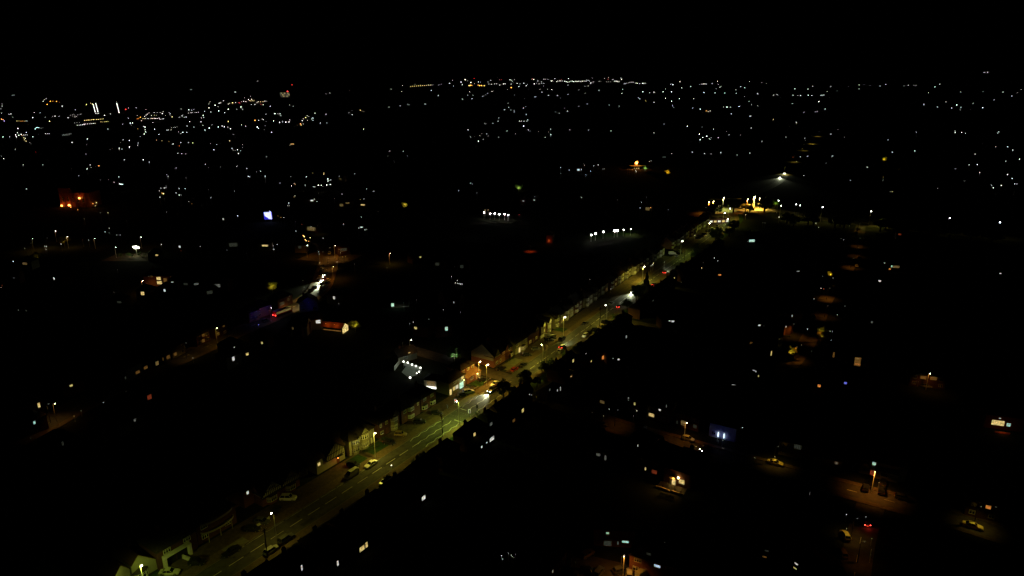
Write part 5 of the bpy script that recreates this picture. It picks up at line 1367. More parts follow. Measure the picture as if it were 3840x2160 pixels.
# orange gazebo
q = G(*P('F', 1225, 1330)); a = radians(-16)
gz = thing('gazebo', 'long gazebo with an orange glowing roof in a dark garden', 'gazebo', (q.x - 7, q.y + 1, 0), a)
cv = mat('gazebo_canvas', (.35, .10, .03), .9)
part('canopy', MB().slab([(0, 0, 2.4), (11.5, 0, 2.4), (11.5, 2.6, 4.2), (0, 2.6, 4.2)], .06).slab([(11.5, 5.2, 2.4), (0, 5.2, 2.4), (0, 2.6, 4.2), (11.5, 2.6, 4.2)], .06), cv, gz)
part('gable_end', MB().quad((11.5, 0, 2.4), (11.5, 5.2, 2.4), (11.5, 2.6, 4.2)).quad((11.5, 0, 0), (11.5, 5.2, 0), (11.5, 5.2, 2.35), (11.5, 0, 2.35)), pane_mat('y'), gz)  # gable end glows to imitate the lamplit inside
for x in (0.1, 3.8, 7.6, 11.3): part('post', MB().tube((x, .1, 0), (x, .1, 2.38), .07, .07, 6), WOOD, gz)
for x in (3.6, 8.0):
    part('hanging_lamp', MB().ball((x, -.7, 4.5), .1), dot_mat('o', 2), gz); lamp_light(gz, 'POINT', (x, .2, 4.3), 46, (1, .35, .05), .2)
part('table', MB().box(1, 10, .6, 1.6, .7, .78), pane_mat('n'), gz)  # table top glows in place of lamplight falling on it
# small lit patio right of centre-left, drawn as a glasshouse
q = G(*P('F', 1870, 1085)); t = thing('glasshouse', 'small green-white lit patio drawn as a glasshouse', 'glasshouse', (q.x - 4, q.y, 0), radians(6))
part('base', MB().box(0, 9, 0, 4, 0, .6), STONE, t); part('glass_side', MB().box(.1, 1.4, -.05, -.004, .61, 2.4), pane_mat('g'), t)
part('frame', MB().box(0, 9, 0, .1, .602, .75).box(0, .1, 0, 4, .76, 2.5).box(8.9, 9, 0, 4, .76, 2.5), UPVC, t)
part('glass_roof', MB().slab([(0, 0, 2.5), (9, 0, 2.5), (9, 2, 3.3), (0, 2, 3.3)], .03).slab([(9, 4, 2.5), (0, 4, 2.5), (0, 2, 3.3), (9, 2, 3.3)], .03), GLASS, t)
lamp_light(t, 'POINT', (4, -1.5, 2.5), 40, (.6, 1, .75), .2)
# corner shop where the main road ends
q = G(*T('6', 1085, 505)); a = radians(8)
t = thing('shop', 'corner shop with a long bright window band at the road end', 'shop', (q.x - 9, q.y, 0), a)
part('wall', MB().box(0, 18, 0, 9, 0, 4.2), BRICK2, t); part('roof', MB().slab([(-.4, -.6, 4.21), (18.4, -.6, 4.21), (18.4, 9.4, 6.0), (-.4, 9.4, 6.0)], .2), TILE, t)
for k in range(5): part('shop_window', MB().box(.9 + 3.4 * k, 3.1 + 3.4 * k, -.1, -.004, 1.1, 2.5), pane_mat('y' if k % 2 else 'w'), t)
part('fascia', MB().box(.2, 17.8, -.3, -.004, 3.2, 3.9), DOORM, t)
lamp_light(t, 'POINT', (9, -3, 3), 90, (1, .75, .3), .3)
# orange-lit roundabout places
OR = (1, .42, .06)
for k, (x, y, pw, col) in enumerate(((2658, 757, 10, (1, .2, .015)), (2675, 755, 14, (1, .35, .03)), (2713, 741, 16, (.95, 1, .2)), (2826, 739, 42, (1, .5, .05)), (2831, 737, 30, (1, .6, .06)), (2804, 747, 20, (1, .3, .03)), (2848, 742, 34, (1, .62, .1)))):
    street_lamp('tall lamp of the orange-lit roundabout, %s from its left end' % ADJ[k], x, y, 11, -1.5, pw, col, 'w', group='roundabout lamps', k=1.7, cone=122)
for k, (x, y, c, s) in enumerate(((1468, 172, 'y', 2.2), (1552, 182, 'y', 2.2), (1625, 178, 'y', 2.0), (1453, 203, 'y', 1), (1560, 215, 'y', 1), (1625, 153, 'w', 1.2), (1030, 255, 'w', 1.8), (940, 268, 'y', 2.4), (965, 266, 'y', 1.4), (895, 285, 'w', 1), (922, 295, 'w', 1), (1085, 262, 'y', 1.4), (1070, 262, 'y', 1.2), (1485, 243, 'o', 1.6), (1436, 382, 'w', 1.2), (1890, 412, 'w', 1.3), (1668, 490, 'd', 1), (1700, 492, 'd', 1), (1690, 210, 'y', 1), (745, 662, 'y', 2), (898, 660, 'y', 1.3), (1128, 382, 'w', 1.4), (183, 1040, 'y', 1.7), (172, 1060, 'w', 1.5), (150, 1075, 'w', 1.2), (332, 1024, 'w', 1.2), (1010, 970, 'w', 1.3), (1058, 1008, 'w', 1.1), (838, 1105, 'y', 1.4), (1473, 638, 'w', 1), (1457, 750, 'w', .8), (130, 283, 'y', 1.8), (22, 212, 'w', 1), (865, 1030, 'd', 1))):
    far_dot('shop_front_lamp' if k < 20 else 'wall_lamp', 'small lamp around the orange-lit roundabout' if k < 20 else 'small lamp near the far half of the main road', 'small lamps by the roundabout' if k < 20 else 'small lamps near the far main road', 'lamp', *T('6', x, y), s * .8, c, 4)
# pale canopy beyond the roundabout
q = G(*T('6', 1150, 250)); t = thing('canopy', 'flat pale canopy lit from below beyond the roundabout', 'canopy', (q.x, q.y, 0), radians(5))
part('roof', MB().box(-16, 16, 0, 9, 5.2, 5.9), CREAM, t)
for x in (-12, 0, 12): part('column', MB().tube((x, 4, 0), (x, 4, 5.2), .25, .25, 8), STEEL, t)
g = G(*T('6', 1520, 740)); t = lit_house('dark house with a bright green-lit white conservatory', 0, [(*T('6', 1520, 735), 4.6, 2.0, 5, 'g')], 2.0, None, w=9, extra=False)
garden_wall('low wall catching orange light at the roundabout', G(*T('6', 850, 330)), G(*T('6', 980, 300)), 1.6, mat('orange_lit_wall', (.35, .14, .06), .9), False)  # orange lamplight is put into the wall colour
car('white car glinting in the orange-lit roundabout', G(*T('6', 1482, 244), .5), .2, kind='suv', colour='white')

# ------------------------------------------------------------------ ring road lamps at the right
for k, (x, y, h) in enumerate(((2984, 766, 12), (2999, 770, 12), (3083, 776, 12), (3265, 792, 12), (3559, 817, 12), (3747, 833, 12), (2918, 752, 11), (2928, 771, 9))):
    street_lamp('tall white lamp of the ring road, %s from the roundabout' % ['second', 'third', 'fourth', 'fifth', 'sixth', 'last', 'first', 'lowest'][k], x, y, h, -1.4, [1.2, 3.0, 3.0, 5.0, .3, .3, 1.2, 1.2][k], (1, .85, .12), 'w', group='ring road lamps', k=2.2)
for k, (x, y, r) in enumerate(((2950, 838, 6), (2975, 852, 6), (3050, 845, 5), (3030, 842, 6), (3130, 855, 6), (3150, 850, 6), (3165, 856, 6), (3320, 862, 7), (3350, 870, 7), (3400, 874, 7), (3300, 868, 6), (3450, 880, 7), (3500, 885, 7), (3560, 892, 7), (3640, 900, 7), (3720, 908, 7))):
    tree('dark roadside tree below the ring road lamps, %s from the roundabout' % ADJ[k], G(x, y), 9, r, seed=k, group='dark trees before the ring road')

# ------------------------------------------------------------------ scattered lit houses of the plain (a wall, a roof and the window that shows); a van, a facade and a lit patch are drawn as windows too
FH = {'E': '1808,470,1.2,1.6w 2247,193,1.4,1.6w 1577,555,1.7,1.1y 618,737,.8,1.4d 544,790,1.4,1.6w 1657,910,1.1,1.6w 1975,845,2.6,1.3d 2190,862,3.2,2.0d 1870,845,2.6,1.4x 1435,940,2.0,2.2y 265,1113,1.2,1.0x 1200,1028,2.4,1.2x 140,783,1.0,.6d 1735,826,1.2,.6w 250,640,3.0,1.6k 2110,930,3.2,2.0x',
      'F': '520,458,4.5,1.4y 1215,985,1.2,1.8w 1250,965,1.0,1.3d 1055,1225,2.4,1.9w 795,1290,1.6,1.4k 833,1290,.7,1.0w 2253,645,2.6,2.0x 2083,575,1.3,1.1y 1490,274,2.2,1.0w 435,1410,1.0,1.5d 490,1438,.9,1.2y 985,290,8.0,3.0k 2500,670,2.2,2.0x 2422,982,.5,1.1w 2420,1030,.5,1.0w 2168,1208,.5,1.2w 2036,1288,1.6,1.4y 2345,1295,1.5,2.2g 1310,500,5.0,2.0x 870,475,2.5,2.0x 200,450,6.0,3.0x',
      'Q': '1210,508,1.3,1.2y 715,687,1.2,.9y 391,885,.9,2.0y 1503,803,1.8,2.0q 2347,417,1.2,2.0w 2487,370,1.5,1.4y 1355,1035,.8,1.2d 1400,1000,1.0,.6d 630,1270,.7,1.6x 1503,415,.8,1.0w 1210,1070,1.2,1.6x 345,1060,.8,1.2g 2357,303,.6,.8w',
      'I': '478,845,.6,1.6w 2480,594,.6,1.3w 2404,727,.7,1.0w 1985,922,1.3,1.3n 2322,870,.6,.9y',
      'H': '243,1166,.6,1.1w 180,1275,.7,1.0w 1680,300,3.0,2.0x 1325,345,2.2,1.4q 1045,1228,1.0,1.3d 303,717,2.2,.5w',
      'C': '1365,1430,4.0,3.0k 224,1343,1.4,1.2w 114,1352,1.6,1.0w 668,1038,3.2,2.4w',
      'B': '1075,1390,4.0,1.4y 905,1372,7.0,1.4k 860,1393,3.5,2.4k 848,1130,3.0,1.2k 513,1340,2.8,2.0y 563,1347,2.6,1.6w'}
PLACE = {'E': 'on the left-hand plain', 'F': 'near the left-hand road', 'Q': 'at the lower left', 'I': 'right of the main road', 'H': 'near the receding street', 'C': 'beyond the main road', 'B': 'high on the left plain'}
CN = {'w': 'white', 'y': 'yellow', 'o': 'orange', 'r': 'red', 'g': 'green-white', 'b': 'blue', 'k': 'dim yellow', 'd': 'faint white', 'q': 'dull red', 'n': 'brown', 'x': 'barely lit', 'c': 'cold white'}
for tl, data in FH.items():
    seen = {}
    for tok in data.split():
        c = tok[-1]; x, y, ww, hh = [float(v) for v in tok[:-1].split(',')]
        px, py = T(tl, x, y); z = 3.9 if hh < 2.4 else 3.0
        key = CN[c]
        shape = 'tall' if hh > ww * 1.25 else ('wide' if ww > hh * 1.5 else 'square')
        lab = 'dark house with a %s %s window %s' % (shape, key, PLACE[tl])
        n = round(max(1, min(5, ww / .6)))
        o = lit_house(lab, random.choice([-20, 0, 15, 35]) if tl != 'Q' else 60, [(px, py, ww, hh, n, c)], z, 'scattered houses ' + PLACE[tl], d=7, w=max(7.5, ww + 2), far=True, extra=False, he=max(5.0, z + hh / 2 + .4), hr=max(5.0, z + hh / 2 + .4) + 2.8)
        seen.setdefault(lab, []).append((px, o))
    for lab, lst in seen.items():
        if len(lst) > 1:
            for i, (x_, o) in enumerate(sorted(lst, key=lambda q: q[0])): o['label'] = '%s, %s from left' % (lab, ADJ[i])

# ------------------------------------------------------------------ the lights of the plain, the town and the horizon; some stand in for lit trees
DOTS = {
 'A': '22,397,1 20,373,.5 8,424 14,468 90,478 110,474,1 130,508,.5 330,512,1 346,461 405,461,.6 456,508,.5 500,549,1.2y 553,498,1 596,498,.5 526,500,.5 685,513,1 626,397,1.2 757,435 465,321 434,349 447,331,.6 506,348,1.6o 532,347,.8o 568,349,1.4o 475,380,1.5o 603,357,.5o 125,288,.7 140,288,.6 870,382,1.2y 910,365,.8y 930,376,1.5y 950,380,1.2y 1172,354,.6 1265,429,1.5r 1296,415 1370,414,.9 1052,490,1.2 1111,475 1468,430 706,487,.5 735,480,.5 750,487,.5 778,481,.5 793,478,.5 811,478,.5 727,497,.5 752,505,.6 762,506,.6 772,504,.6 962,472,.9 977,471,.9 992,470,.9 '
      '850,541,.9y 868,539,.9y 886,538,1.1y 904,537,.9y 920,535,.9y 938,533,1.1y 955,532,.8y 972,531,.9y 990,530,1y 1008,528,.9y 1026,527,.8y 1043,525,.8y 778,589,.8 795,588,.9 812,586,1 830,585,1 847,583,1.2 845,571,.7 862,578,.8 880,577,.8 900,575,.8 918,573,.8 938,571,.9 955,570,.8 748,566,.4 775,563,.4 800,562,.4 1015,556,.7y 1035,555,.6y 1055,554,.8y 1072,553,.8y 1086,553,.7y 1380,523,.7o 1395,523,.8o 1435,522,.8y 1450,522,.9y 1465,522,.9 1480,522,.9 1496,522,.8 1520,521,.9 1535,521,.9y 1550,521,.9 1565,521,.9 1580,521,.9 1601,514,.7 1603,526,.9 1618,530,.7 1633,523,.8 1646,523,.7 '
      '1412,508,1.4o 1456,503,1 1480,478 1500,466 1524,492 1470,487 1291,517 1385,492 1550,461,.6 1580,461,.6 1610,462,.6 1553,488,.7y 1575,487,.6 1642,450 1635,473,1.2 1665,493 1732,505,1.5y 1715,470 1710,485 1700,462,.6 1900,434,1.6 1930,437,1 1952,430 1895,467 1920,465 1932,463 1963,462,.6 1978,461,.6 1998,458,.7 2058,449 1832,496,1.2 1822,424 1840,485 1873,507,1.2 1855,510 1805,507 2045,490,1 2050,512,1 2025,515 2120,455 2200,445,1.4 2260,463 2297,428,1.4 2380,428,.5 2102,415,1.3 2115,353 2102,378 2165,389,1.4 2195,404 2205,368,1.2 2222,366,.9 2250,342 2298,376,1 2310,368 2340,363,1.6y 2370,360,1 2405,362,1.2r 2415,372,.8r 2430,350 2452,350,.9 2474,352,.9 2500,330,1.3 2532,328,1.3 2460,315,.6 2520,298,.6 2510,343,.9y 2525,343,.9y 2540,343,1y 2555,344,1y 2425,400,1.2g 2424,412,1 2565,380,1 2440,433 2532,380 1922,229,.9 2363,255,.9 2371,255,.9 '
      '1908,551,1.2 2022,555 2298,553,1.6y 1424,545 1538,562 1310,567,1.4 1332,566,1.3 1320,590,.6 1235,580,.6 1460,608,1.5 1440,602,.6 1387,625,1.3n 1460,635,1.2 1465,655,1.2 1452,678,1.6 1470,662 1555,628,1 1598,683 1723,612 1750,610 1767,610 1783,607,.6 1692,637 1680,638 1722,637 1840,660,1.2 1820,672 1795,654,.6 1880,660 1950,610 1882,598 2042,590,.9 2105,618,1.5 2062,637 2063,645,.6 2137,580,.6 2197,607,1.5 2235,597,1.5 2258,605,1.6 2292,608,.9 2320,624,1.6 2430,586 2473,600 2352,685,.6 2310,746,1.1y 2565,540,2o '
      '15,528,1.8o 30,532,1.4o 43,547,1.3b 170,546,.7y 190,547,.7y 210,548,.9o 230,546,.9o 250,547,.7y 270,547,.7 180,622,1.4 157,686,1.6 175,665,1.2 190,690,1.4 212,680,1.6 165,706,1.4 222,692,.9o 240,688,1 258,687,.8 275,687,.8 240,715,1y 255,720,1 262,750,1y 265,660,1 245,735,.8y 366,613,1.3c 380,613,1.4c 392,614,1c 355,627,1.3c 415,620,1.6x 432,615,1.4x 30,707,1 95,706,.5 330,706 458,674,1 480,674 497,674 1085,627,1 625,685,.5d 640,683,.9d 655,681,.9d 670,680,.9d 685,678,.9d 700,676,.9d 714,674,.9d 632,694,.9d 648,692,.9d 664,690,.9d 680,688,.9d 696,686,.9d 300,762,.5 312,775,.6d '
      '725,763,1.3 878,727,1.3 870,785,.4 1300,742,1.2 1303,807,1.4 1238,737 1208,765,.5 1200,820,1.2 1200,832,.9 1228,830 1110,828,.4 1130,822,.6n 1390,766 1384,793 1412,700,.5 1578,740,.8y 1630,745,1.5k 1700,752,1.2k 1745,778 1735,781,.6 1790,797,.7q 1805,797,.7o 1820,763,1 1895,762 1940,767,1.2y 2180,782,.6 2118,775,.5 2335,823,1 2390,836,1.3 2345,838 2365,845 2420,846 2437,813 2400,874,1.2 2152,835,1.2 2443,783,.4 1790,872,1.2 1830,874,1.2 1870,877,.6 865,880,1.6d 360,863,.5r 155,832,.5 38,925,1.1 12,900,.4 235,987,1 431,987,1 907,988,1 918,1013 877,1029,1.2 995,998,1.8o 957,1003,.4 1250,936,1 1442,937,1.3 1501,960,1 716,1022,.4 792,1097 1196,1109,1.2 1090,1136,.5 1010,1138,.8d 1150,1160,.6 1203,1180,1.4 1218,1182,1.8 1234,1184,1.4g 703,1194,1 267,1230,1 '
      '1775,1018 1760,1022,.5 2068,982 2095,1015,.5 2215,1010,.5 2380,1005,.8 2390,1000,.6 2485,1025,1.1 1678,1087 1692,1105,1 1870,1117,.4 2498,1104,1.4 2512,1108,1.2 1618,1222 1653,1221,1 1670,1217 1670,1200,.5 1604,1249,.9 1645,1278,2.2y 1630,1272,1.2o 1609,1314,1.1 1772,1270,1 1803,1292,1.3 1822,1290,.6 1802,1226 1863,1226 2360,1252,1.1 2121,1317,1 2097,1237,.5 1900,1358,.7 1930,1380,1.2n',
 'B': '17,147,.7 362,182,1.2r 315,248,2.8r 323,252,1.8r 143,398,1 337,385,.5 376,398,.5 48,380,.8r 73,382,1.2g 10,358,.9 22,352,1 45,352,1.1y 70,352,1.1y 90,347,1 110,346,.7 743,265,.9 702,276,.4 938,249,.4 190,473,1.5 220,472,.9 242,472,1.4 245,490,.8 252,494,.6 100,478 594,468,1 705,478,1 515,492 533,502 500,512,1.4y 475,522 558,526 572,516,1.2 520,541 574,541,1.1 465,544,1.2 648,566,1 712,566 448,575,1.8o 455,588,1.4y 477,577,.9 415,588,.6k 340,534,1.1 177,548 237,561,1.8 265,549 270,562 300,558,1.7 332,557,1.7 62,525 74,534 28,540 103,553,.5 13,608,1.8 26,622,.9 92,595,1.2d 85,632,.6d 157,660,1.1 1050,438,1.5y 1080,452,.5 968,483,1.1 935,463,.6 968,445,.4 1083,630,1.1 352,778,1y 364,778,1.3o 377,778,1y 342,795,.6 1351,75,.7 1360,228,.9 1464,248,.9 1475,190,.6 '
      '1555,200,.6y 1575,198,.7y 1595,197,.8y 1615,195,.8y 1635,194,.8y 1655,193,.8y 1675,191,.7y 1695,190,.8y 1715,189,.7y 1735,187,.7y 1755,187,.7y 1600,175,.6 1655,183,.6 1735,179,.6 1758,183,.6 1780,188,.5 1866,175,.6 1838,185,.5 1950,166,1.2 1978,140,.6 1985,195,.6 1762,240,1 1835,290,.9 2063,158,1.5 2075,180,1 2105,135,1.8 2132,148,.6 2162,163,2.0 2160,188,1.8o 2145,190,1.4y 2172,188,1.2o 2196,123,.9r 2197,173,.7 2237,157,1.2 2262,158,.7 2250,190,1.8o 2270,190,1.8o 2296,192,1.3y 2235,185,1o 2335,158,.8 2362,139,.7 2345,177 2372,178 2400,173,.8 2420,173,.8 2453,185,1.2 2490,174,1.2 2506,173,1.3 2430,110,.5d 2450,135,.5 2472,135,.7r 2555,135,1.3 2568,145,1 2568,175,1 2568,210,1.3o 2532,232,.5 2375,250,1.1 2331,268,.6 2281,298,.9 2310,283,.4 2152,252,.6 2183,285,.6 2130,288,.4 2143,308,.4 2174,322,.8 2077,327,.8 1338,408,1.1 1451,395,.9 1528,377 1542,385,.4 1701,377,1.1 2541,372,.7 2542,410,.7 2503,431 2565,435,.6 '
      '2442,516,.6 2436,551,1.2 2385,570 2300,568 2316,577,.4 2134,635,1.2 2525,648,.9 2443,711,1 2320,675,.8 2273,674,.6 2338,697,.5 2250,692,.6 2201,700,.4 2158,708,.7 2287,730,.6 2238,750,1.6 1342,848,1 1482,851,.9 1325,900,.8d 1525,898,.9d 1395,963,.7d 1004,860,.4 108,905,.9 45,1052,1.2 5,1058,.6 92,1102,1.5 348,1104,.6 508,1108,1.2 684,1070,1.2y 680,1085,1.1y 570,1070,1.2k 993,1076,.9 840,1104,.7 723,1130,1.8 723,1152,1.7 738,1145 753,1140 628,1193,2 658,1192,1.5 672,1207 712,1190,1.9 749,1185,1.7 575,1206,.8 587,1210,.7 597,1213,.6 497,1192 241,1172,.9 383,1173,.7 358,1200,.8 395,1185,1.6n 1112,1230,1 1180,1254,.7 1190,1254,.7 1342,1186,.5 865,1283,1 628,1272,.8d 393,1300,1 383,1312,1.4n 330,1371,1.2 318,1396,.9 335,1397,.8 586,1331 613,1358,.9 788,1328,.5 1050,1337,1.2k 1086,1332,.8 1498,1363,.7 1574,1317,1 2040,1248,1.1 2158,1172,1 2175,1182,.7 2225,1268,.5 2305,1443,1.2y 2335,1441,1y',
 'C': '5,152,.8 25,135,.7 52,168,1.2 81,172 70,200,1.4 120,167,1.2 143,192,1.2 157,178,.6 195,130,.8 205,125,.9r 219,132,1.6 260,147,1.2 224,173,1.5 245,168 273,173,.9 297,165,.9 297,155,.7 318,128,.9 322,170 335,133 362,131,.8 395,148,1.4 408,146,.9 428,124 438,122 450,155,1.2 460,145,.9 483,147,1.6 495,130,.9r 505,147,1 530,150,1.6 545,155,1.6 568,123,1.5 560,160,.9 575,158,1 590,150,1 605,148,1.4 620,155,1.4 640,150,1.2 655,153,1.4 672,150,1.4 690,153,1.2 707,150,1.4 725,150,1 745,150,1.2 750,135,.8 765,143,.9 780,150,1 793,165,1.8 808,117,.6 817,157,.7 875,150,.6 895,153,.6d 930,122,.7 972,112,.8 965,132,1r 950,156,1.2d 970,156,1.3d 990,156,1.3d 1008,135,.7 1018,130,.7 1036,150,1.4 1050,150,1.6 1064,152,1.6 1076,153,1.2 1096,118,.8 1102,131,1.3 1130,170 1145,170,.9 1157,165 1178,162 1200,160,.9 1217,160,.9 1247,168,.9 1260,168,1.3 1285,172,.9 1313,167,1.5 1328,168,1.2 1342,168,.9 562,185,.7 735,195,.6 768,195,.6 318,195,.6 '
      '1110,230,.6 1100,270,.8 1110,270,.8 1205,238,.4 875,238,.9 833,263,.5 735,268,.6 675,235,.4 565,278,.6 458,288,.9 484,313,.5 369,290,.9 300,256,.9 283,227 361,227,.6 399,228,.9 240,303 229,303 124,323,.4 25,285,.5 1316,252,1.1 1385,262,.8 1429,256,1.3 1440,263,.8k 1520,253,1.1 1605,253,1.1 1545,227,.4 1620,182,1.4 1597,180,.8 1690,151,1 1708,213,1 1798,198,1.1 1885,178,.7 1910,177,1 1925,175,1.3 1940,174,1.3 1955,176,1.1 2014,172,.7 2067,150,.7 2076,180,.6 2092,208,.9 2105,197,.7 2054,223,.5 2300,200,.9 2341,211,.9 2390,151,.7 2464,121,.5 2511,158 2560,168,.6 1932,260,1 2044,262,1 2140,265,1.1 2257,268,1 2252,233 2340,298,.7 2470,272,1 1272,312,.8 1286,325,1 1343,340,1.3k 1348,350,1.2k 1430,358,1.3 1545,320 1683,321 1604,348,1 1616,394 1628,408,.5 1828,321,.6 1817,418,.6 2385,349 2410,377,.4 114,415,.9 139,400,.6 22,440,.8 25,455,.8 671,400,.6 756,376,.9 978,387 1080,397,.7 526,415,.4 558,445,1.1 477,470 440,455,1d '
      '144,481,.9 159,533,1 76,548,1 95,548,1 121,548,1 149,548,1 118,598,1.4 164,635,1 184,648,.6 265,650,.4 37,678,.5 389,628,1 370,660,.6 391,682,1.3 388,697,.8 333,713,.7 582,632,1 770,638,1 997,647,1.2 1428,665,1.1 1530,577,.7 1765,600,.9 1895,428,1.2 1955,445,1.6o 1975,453,1 1997,445,1.1 2128,405 2164,407,1.8 2199,406,.9 2280,400 2290,400 2207,476,.8 2472,394,.7 2395,498,1 2403,498,.9 2409,618,.9 1913,607,.9d 2028,630,.6 1885,680,1.1 1893,735,1.4 1920,712,1.2 1960,700,1.8 1985,727,.9 1995,732 2006,712 2076,715,.9 2160,655,.4 2185,685,.8 2297,690,.6 2516,751,.9 1815,860,1.4 1938,875,1.1 2003,877,.7 2101,865,1.4 2266,889,.9 2393,870,1.3 1607,873,.8 1520,910,.9d 1540,909,.9d 489,1015,1.1 577,1040,.9 490,1074,.4 698,1033,1 723,975,.7 731,993,.7 820,1000,.7 827,992,.8 868,988,1.4 791,1050,.9 743,1090,.7 912,1025,.5 930,1027,.6 1383,954,.9 1401,946,.6 1235,1023,1.2y 1255,1023,1.5y 1275,1023,1.2y 1210,1035,.9o 1245,1045,1.1 1250,1058,1.2 1185,1030,1n 1165,1032,1n 227,1308,.6 700,1315,.9 1060,1340,1.2d 1303,1364,.9 1354,1312,.5 1289,1421,1.1 1395,1418,1.6o 1570,1437,.7',
 'D': '845,57,.5 858,57,.5 2170,58,.7 2180,58,.7 2210,57,1.2 55,285,1 90,280 100,283,.6 252,288,1.1 297,288,.6 328,288,1 405,288,1.3 441,290,1.1 527,290 543,287,1.3 562,285,.9 270,220,1 402,226,1 449,197 631,203,.9 697,243,1d 596,252,.6 813,206,.5 918,184,1 917,222,.7 968,182,.4 1027,190,.5 1126,197,.7 1185,179,1 1368,194,.5 1412,187,1 1469,189,.5 1492,189,.5 1680,204,1 1727,178,1 1615,260,.6 1938,255,.6 2165,252,.5 2364,257,.9 2452,295,.8 2278,332,.6 2548,228,.6 2510,260,.9d 244,371,1 511,351,1 575,426,1.2 477,454,.7 498,454,.7 361,463,.6 1568,381,1.1 1705,406,1 1791,353,.7 1847,416,1 1900,385,1.3 1941,412,1.1 1935,434,.6 2063,368,.6 2160,411,.9 48,537,1.4k 55,530,1 285,560,1.2 288,572,1.3k 180,711,1 632,679,1 705,635,.6 770,711,.5 1491,660,.7 1883,647,.8 1883,664,1.2 1949,663,.9 1985,672,.6 2323,654,.8 2310,670,.8 1208,737,.6 1252,860,1 1477,848,1 2290,806,.5 2413,805,1.1 2463,839,1.1 2084,882,.7 2532,930,1 2392,952,1.1 2024,987,.8 2105,985,1.3 2131,1066,.9 1886,1028,.7 2411,1085,1 2457,1125,.8 1980,1147,.5 2250,1192,.7 2267,1220,1.1 2347,1195,1.4 2481,1180,1 2505,1181,.8 1706,1225,.9 1250,1257,1.1y 1230,1255,.5 830,1144,1 999,1012,1 587,965,.5 650,898,1.1 640,908,.6 326,908,1 398,900,1 290,955,.7 360,1096,1 250,912,.9q 375,745,.5 370,720,.8 345,823,.8k 1160,1110,.9n 1155,1140,.5',
 'E': '1058,321,1 1100,284,.8 1098,329,.8d 1174,353 1210,352 1624,446,1.2 1676,122,1 1087,128,1.2y 1010,127,.8d 851,190,.5 1273,203,.5 2240,160,.7 2391,159,1.2 1822,510,.8q 2015,468,.8 892,402,.8 830,400,.8q 615,444,1 450,465,.8 465,465,.9 463,497,1 132,618,1.2 248,487,.6 582,738,1.1 8,880,.9 20,860,.8q 1182,702,.6 1293,982,.8 1148,932,.4 1940,806,.8d 185,1108,.9d',
 'F': '905,358,2.2o 915,368,2.4y 925,400,2.4o 935,410,1.6y 960,415,1.8o 975,380,1.6y 890,245,1.2q 830,312,1 823,222,.6 1020,258,.8 983,268,.9 710,175,1 680,175,1.6n 650,160,1n 245,159,1.2 1310,243,1 1463,282,.9 1525,299,.9 1545,294,.8 1490,173,.9 1657,117,.5 1105,386,.9 603,460,.8 643,447,1.1 605,498,.9 615,498,.9 1060,520,.9 1245,624,1 1420,645,.8 1747,683,.5 2430,670,.6d 2397,770,.9 2435,832,1 2455,838,1.1 2472,842,1.1 2487,846,1.2 2503,845,1.2 2455,810,.8 2160,840,.5 1238,1015,.8 1258,1043,.9 900,810,1.1 1915,1035,1.4x 1918,1075,.8 2043,1005,.7 2315,1103,.8 2486,1128,.8 2012,1230,.9 1975,1242,.7 2226,1301,1.5r 1905,1435,.7d 1070,633,.7 337,535,.7d 137,506,.8d 1300,572,1.4k 1330,570,1.2k 1280,527,.7 1068,545,.7 455,1255,1.6b',
 'Q': '1763,272,.8 1803,275,.9 1515,467,1.2 745,993,1.5k 1268,745,.6d 1042,857,.7 815,940,.9d 1940,408,.7 310,1217,.8d 1575,577,.7d 2390,465,.8d',
 'H': '112,172,1.2 483,235,.9 510,277,.9 1307,327,1.2 762,401,.8 732,385,.6 743,622,.5 1173,637,.8 655,783,.5 550,768,.9d 533,889,.9 560,895,1.4q 462,994,.8 699,1154,.8 398,1299,.9 650,1322,.8 625,1320,.6 113,1396,1y 605,1415,.5 636,1408,.6 820,260,.8d 775,1068,1.4d',
 'I': '933,634,.8 945,620,.6 38,155,1.2 292,270,.8 628,401,.9 803,409,.8 532,609,1 1387,17,.9 1145,190,.8d 57,1140,1.1y 1662,1303,.5 425,575,1.2d 2555,45,.6 553,298,1.8 582,302,1',
 'J': '597,434,.8 388,473,.6 888,515,.7 929,452,1.2 1280,467,.8 525,515,.6 1098,712,.7r 1645,884,.9 1968,905,.5 2205,655,1 2350,1020,.6 135,38,1',
 'K': '1865,392,.8 192,798,1 38,349,.6 880,289,.6 915,62,.5 942,57,.5 777,150,.5d 687,97,.5 293,1053,.5 465,1045,.7 1680,408,.7d 2455,703,.5d 22,905,.6',
 'L': '2095,895,1.1 2105,930,1 2165,870,.6 2192,889,.9 2204,902,.8 2216,917,.4 2237,882,.5 1190,402,.6d 83,1016,.5 1150,290,.7q',
 'N': '770,635,.8d 765,655,.7 1123,990,.9 1124,852,1.2 1370,1085,.8 1364,1195,.7 1312,872,.7 1360,1245,.9d 116,8,.9 1440,540,.9',
 'M': '1715,1042,1d 1195,1215,.9d 590,1250,.6d 640,1280,.6d'}
REG = {'town': ('small %s light among the crowded town lights at upper left', 'town lights at upper left', 'town_lamp'),
       'horizon': ('small %s light in the bright string along the horizon', 'horizon lights', 'horizon_lamp'),
       'right': ('small %s light scattered over the far plain at upper right', 'lights of the upper right plain', 'plain_lamp'),
       'mid': ('small %s light scattered on the dark plain in the middle distance', 'lights of the middle plain', 'distant_lamp'),
       'left': ('small %s light on the dark plain at left', 'lights of the left plain', 'garden_lamp'),
       'lower': ('small %s garden light among the dark houses at lower right', 'garden lights at lower right', 'garden_lamp')}
NAMES = {'town': 'town_lamp', 'horizon': 'horizon_lamp', 'right': 'plain_lamp', 'mid': 'distant_lamp', 'left': 'lane_lamp', 'lower': 'porch_lamp'}
dots = []
